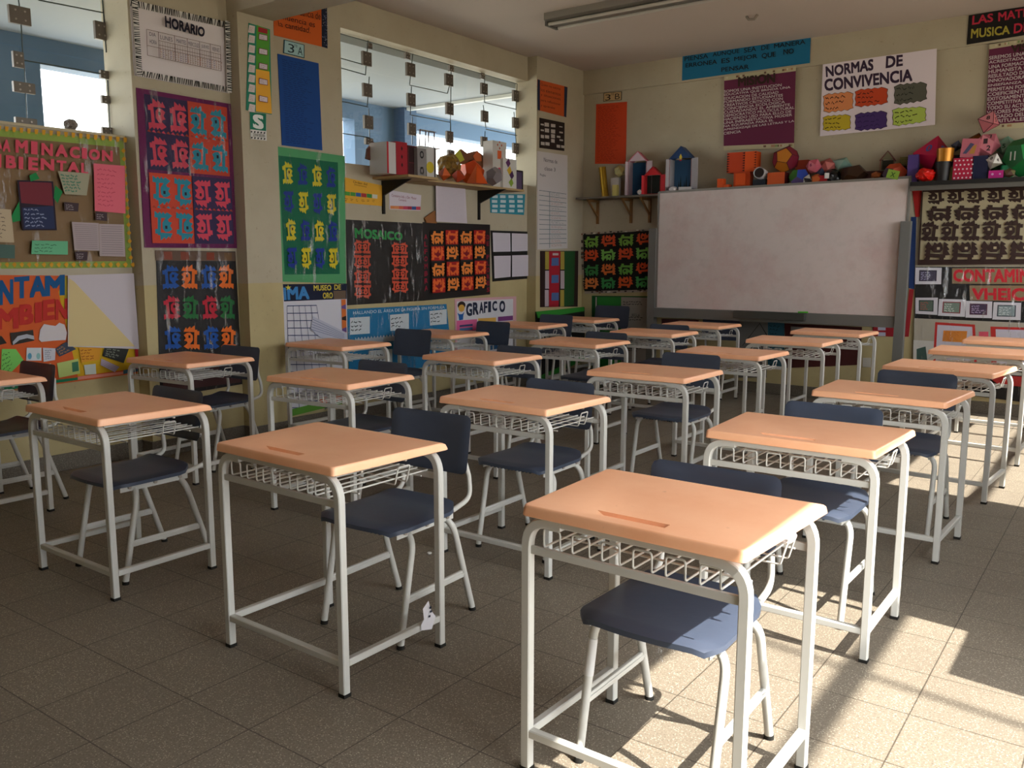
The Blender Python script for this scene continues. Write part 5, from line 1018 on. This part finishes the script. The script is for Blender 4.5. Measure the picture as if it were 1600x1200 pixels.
bs.prism([p-c for p in q],(.02,0,0),mat('#6a3f34')); bs.box((.0,.0,0),(.012,.03,.10),mat('#6a3f34')); o=bs.build('cardboard_flap',loc=c); tag(o,'brown cardboard house flap standing at the near end of the plywood shelf','paper model')
lbox('model_tower','tall box model with white and red sides at the near end of the plywood shelf',605,619,222,'#c9c4c2',X=-5.12,d=.20,faces=[('red_stripe',lambda e,w_,hh,x:rect_yz(e,-w_/2,0,-w_/2+.02,hh,x,'#b5202c'))])
lbox('model_tower','red box model with dark star marks on the plywood shelf',619.5,637,222,'#a31c2a',X=-5.12,d=.20,faces=[('star_mark',lambda e,w_,hh,x:[e.poly([(x,0,hh*k+.02),(x,.012,hh*k),(x,0,hh*k-.02),(x,-.012,hh*k)],mat('#3a0d14')) for k in (.3,.55,.8)])])
o=lbox('open_box','dark red open box model with a shelf inside',638,652,228,'#5a1a20',X=-5.16,d=.20,faces=[('inside_panel',lambda e,w_,hh,x:(rect_yz(e,-w_/2+.01,.12,w_/2-.01,hh-.01,x,'#2a0f12'),rect_yz(e,-w_/2+.01,.01,w_/2-.01,.11,x,'#3a1418')))])
lbox('ornamented_board','grey panel with black oval ornament on the plywood shelf',652.5,666,232,'#8a8482',X=-5.12,d=.06,faces=[('ornament',lambda e,w_,hh,x:[dot(e,x,0,hh*k,.032,'#17161a' if i%2==0 else '#8a8482',14,nx=(0,.8,0)) for i,k in enumerate((.22,.22,.78)) ] and [dot(e,x+.0005,0,hh*k,.018,'#8a8482',14,nx=(0,.8,0)) for k in (.22,.78)])])
lbox('white_panel_box','white box with a yellow disc behind the open frames',667,682,230,'#c9c6c4',X=-5.16,d=.16,faces=[('yellow_disc',lambda e,w_,hh,x:dot(e,x,-.02,.10,.05,'#c9b42c',14,nx=(0,1,0))),('dark_strip',lambda e,w_,hh,x:rect_yz(e,w_/2-.03,0,w_/2-.015,hh,x,'#241a18'))])
o=thing('paper_frame_lantern','open frame lantern of brown strips standing on the boxes','paper model',(-5.24,ly(668,-5.24),Lp(668,231,-5.24).z))
FRM=mat('#5a2f20')
for dy in (-.062,.052):
    m=MB(); hh=.145
    for a,b in (((0,dy-.04,0),(0,dy-.03,hh)),((0,dy+.035,0),(0,dy+.045,hh)),((0,dy-.04,0),(0,dy+.035,0)),((0,dy-.03,hh),(0,dy+.045,hh))): m.sq([a,b],.012,.008,FRM,ref=(1,0,0))
    m.build('frame_side',o)
m=MB(); m.sq([(0,-.12,0),(0,.13,0)],.010,.08,mat('#c9c4c0'),ref=(1,0,0)); m.sq([(0,-.09,.145),(0,.10,.145)],.005,.05,mat('#b5b4b8'),ref=(1,0,0)); m.build('lantern_base',o)
def lsol(name,label,kind,u0,u1,vt,vb,cols,X=XS,**k):
    a,b=Lp(u0,(vt+vb)/2,X),Lp(u1,(vt+vb)/2,X); zt,z1=Lp((u0+u1)/2,vt,X).z,Lp((u0+u1)/2,vb,X).z; r=min((b.y-a.y)/2,(zt-z1)*.56)
    return solid(name,label,'paper model',kind,(X,(a.y+b.y)/2,max(z1,zb-.004)),r,cols,**k)
lsol('gold_foil_ball','crinkled gold foil ball on the plywood shelf','crumple',685,716,245,280,['#7a5a24','#8a6a2c','#6a4c1c'],X=-5.36)
lsol('orange_paper_model','small orange folded paper models in front of the gold ball','octa',680,708,268,288,['#d0602c','#c4531f','#a84418'],X=-5.17,rot=(.3,.2,.5))
lsol('orange_paper_model','flat red-orange folded paper beside the orange tissue model','pyramid',703,728,270,291,['#b53f1c','#a3381a'],X=-5.19,rot=(1.2,.2,.5))
lsol('orange_polyhedron','large orange tissue polyhedron on the plywood shelf','dodeca',715,757,252,290,['#dd4f14','#e65a1c','#c9440f'],X=-5.33,rot=(.2,.2,.7))
lsol('orange_pyramid','orange paper pyramid in front of the orange polyhedron','pyramid',732,758,262,293,['#e8641c','#d2500f','#ef7428'],X=-5.12,rot=(0,0,.6))
bs=MB(); q=[Lp(u,v,-5.36) for u,v in ((710,242),(718,233),(727,240),(742,236),(748,240),(778,262),(768,268),(740,258),(714,256))]; c=sum(q,Vector())/9; c.z=zs-.004
bs.prism([p-c for p in q],(.025,0,0),mat('#7a4a2c')); bs.box((0,-.02,0),(.015,.02,.09),mat('#7a4a2c')); o=bs.build('brown_roof_model',loc=c); tag(o,'brown folded roof model leaning behind the orange shapes','paper model')
m=MB(); m.poly([Lp(u,v,-5.325)-c for u,v in ((711,241),(718,233),(726,250),(716,255))],mat('#b5b53a')); m.build('yellow_star',o,fix=False); m=MB(); m.poly([Lp(u,v,-5.325)-c for u,v in ((739,244),(746,235),(752,243),(753,252),(743,252))],mat('#c4602c')); m.build('orange_star',o,fix=False)
lsol('pink_lantern','bright pink paper ball behind the white tower','ico',754,772,252,273,['#ff4a68','#f0405c'],X=-5.36)
lsol('grey_drawn_cube','grey paper cube with drawn loops at the shelf front','dodeca',757,786,268,295,['#8a8284','#9a9294','#7a7274'],X=-5.13,rot=(.3,.1,.2))
def tower(e,w_,hh,x):
    rect_yz(e,-.035,hh*.62,.03,hh*.80 ,x,'#e0642c'); dot(e,x,-.005,hh*.36,.033,'#c9305c',16,nx=(0,1,0))
    for dy,dz in ((0,.03),(0,-.03),(.032,0),(-.032,0)): e.poly([(x,dy,hh*.92+dz+.014),(x,dy+.012,hh*.92+dz),(x,dy,hh*.92+dz-.014),(x,dy-.012,hh*.92+dz)],mat('#b5502c'))
lbox('model_tower','tall white paper tower with an orange square and a pink disc',770,791,221,'#cdc8c0',X=-5.20,d=.12,faces=[('cutout_shapes',tower)])
def tri_(e,w_,hh,x):
    for (y,z,c_) in ((-.03,hh*.85,'#5a2a5c'),(-.01,hh*.6,'#c9a52c'),(.03,hh*.45,'#4a2450'),(.02,hh*.2,'#8aa83a')): e.poly([(x,y-.04,z),(x,y+.01,z+.045),(x,y+.04,z-.005),(x,y,z-.045)],mat(c_))
lbox('white_shape_box','white box with purple, yellow and green triangles at the shelf end',786,807,248,'#d2cfc8',X=-5.17,d=.05,faces=[('triangle_cutouts',tri_)])
o=thing('picture_stand','small dark picture frame standing at the far end of the plywood shelf','frame',(-5.30,ly(811,-5.3),zs-.004))
m=MB(); hh=.20
for a,b in (((0,-.06,0),(0,-.06,hh)),((0,.06,0),(0,.06,hh)),((0,-.06,.006),(0,.06,.006)),((0,-.06,hh),(0,.06,hh))): m.sq([a,b],.014,.014,mat('#1c1616'),ref=(1,0,0))
m.build('frame_sides',o); m=MB(); m.box((-.004,-.055,.01),(0,.055,hh-.005),mat('#5a4a68')); m.build('picture',o)
# small litter and things on the first window's sill
o=solid('crumpled_paper','crumpled paper lying on the sill of the near window','paper','crumple',(XL1-.08,on(111,203,'x',XL1-.08).y,WZ0+.006),.042,['#8a7f78','#6a5f58'],squash=.9)
solid('paper_scrap','tiny white paper scrap on the floor behind the second desk','litter','crumple',tuple(on(671,866,'z',0)),.012,['#e2e0dc'],squash=.5)
# ceiling lamp
Lx0,Ly=-4.42,6.55
t=thing('ceiling_lamp','unlit grey fluorescent batten lamp on the ceiling','ceiling lamp',(-3.2,6.62,ZC-.09))
GL_=mat('#9a948c',.5,.2)
m=MB(); m.box((-1.2,-.11,.035),(1.25,.11,.09),GL_); m.build('housing',t)
m=MB(); m.prism([(-1.2,-.11,.035),(-1.2,-.04,-.0),(-1.2,.04,-.0),(-1.2,.11,.035)],(2.45,0,0),mat('#7f7a73',.4,.3)); m.build('reflector',t)
m=MB()
for y in (-.075,.075): m.tube([(-1.17,y,.0),(1.22,y,.0)],.014,mat('#c9c4bb',.3),10,ref=(0,1,0))
m.build('tube',t,smooth=60)
m=MB()
for x in (-1.19,1.22): m.box((x-.012,-.09,-.012),(x+.012,.09,.03),mat('#5f5a54'))
m.build('end_cap',t)
m=MB(); p_=on(1175,24,'z',ZC); m.tube([(p_.x-.05,p_.y,ZC),(p_.x-.03,p_.y,ZC-.03),(p_.x+.02,p_.y,ZC-.035),(p_.x+.05,p_.y,ZC)],.012,mat('#8f8378'),8); o=m.build('ceiling_hook'); tag(o,'small bent hook on the ceiling right of the lamp','hook')
# torn label on desk 2, sticker on chair 1 leg, plastic wrap remnants
def onchild(par,name,pts,col):
    inv=par.matrix_world.inverted(); m=MB(); m.poly([inv@Vector(p) for p in pts],mat(col)); m2=m.build(name,par,fix=False); return m2
bpy.context.view_layer.update()
d2=DK[2]; X_=.313
m=MB(); base=[(.02,.14),(.075,.125),(.095,.165),(.07,.20),(.06,.235),(.03,.215),(.035,.175),(.02,.16)]
m.poly([(X_+.002+.01*abs(y-.06)*3,.15+y-.06,z-.035) for y,z in base],mat('#dcd8dc')); lt=m.build('paper_tag',d2,fix=False)
m=MB()
for y,z in ((.06,.17),(.063,.155),(.055,.14)): m.poly([(X_+.006,.09+y,z),(X_+.006,.10+y,z),(X_+.006,.10+y,z+.008),(X_+.006,.09+y,z+.008)],mat('#1b2030'))
m.build('print_marks',lt,fix=False)
k1=K0; m=MB(); m.tube([(-.192,-.147,.335),(-.1922,-.167,.235)],.0142,mat('#dcdad8',.5),12,ref=(0,1,0)); s1=m.build('label_sticker',k1,smooth=50)

k=(14,)
m=MB(); V=[(-.14,-.10,.40),(-.05,-.13,.40),(.05,-.12,.40),(.06,-.09,.335),(.0,-.11,.30),(-.07,-.12,.315)]
m.poly(V,FILM); m.poly([(x*.9+.005,y+.012,z) for x,y,z in V],FILM); m.build('torn_plastic_wrap',K0,fix=False)
d1=DK[1]; vs,fs=poly_solid('crumple',.02); m=MB(); m.add([Vector((.285,.07,.695))+Vector((v.x*.9,v.y*2.0,v.z*.8)) for v in vs],[tuple(f) for f in fs],mat('#d8cfc8',.3)); m.build('torn_tape',d1)
d3=DK[3]; m=MB(); n_=10; V=[];Fq=[]
for j in range(n_+1):
    for i in range(n_+1): V.append((.285-.05*j/n_*R.uniform(.8,1.1),-.18+.30*i/n_,.70-.055*j/n_+R.uniform(-.006,.006)))
for j in range(n_):
    for i in range(n_): o_=j*(n_+1)+i; Fq.append((o_,o_+1,o_+n_+2,o_+n_+1))
m.add(V,Fq,FILM); m.build('torn_plastic_wrap',d3,fix=False,smooth=60)


SKY,SUN,EXPO=3.0,5.7,1.6
# ---------------------------------------------------------------- light: overcast-bright sky and a low warm sun through the right-hand openings
w=bpy.data.worlds.new('sky'); sc.world=w; w.use_nodes=True; n=w.node_tree; b=n.nodes['Background']; b.inputs[0].default_value=(.93,.97,1.0,1); b.inputs[1].default_value=SKY
sd=bpy.data.lights.new('sun','SUN'); sd.energy=SUN; sd.angle=math.radians(.55); sd.color=(1,.955,.86)
so=bpy.data.objects.new('sun',sd); C.objects.link(so); so.rotation_euler=Vector((-.79,.10,-1.0)).to_track_quat('-Z','Y').to_euler()
vs=sc.view_settings; vs.view_transform='Standard'; vs.look='None'; vs.exposure=EXPO; vs.gamma=1; vs.use_curve_mapping=False
sc.cycles.max_bounces=10; sc.cycles.diffuse_bounces=6; sc.cycles.glossy_bounces=3; sc.cycles.transparent_max_bounces=12
sc.cycles.use_denoising=True; sc.cycles.sample_clamp_indirect=6
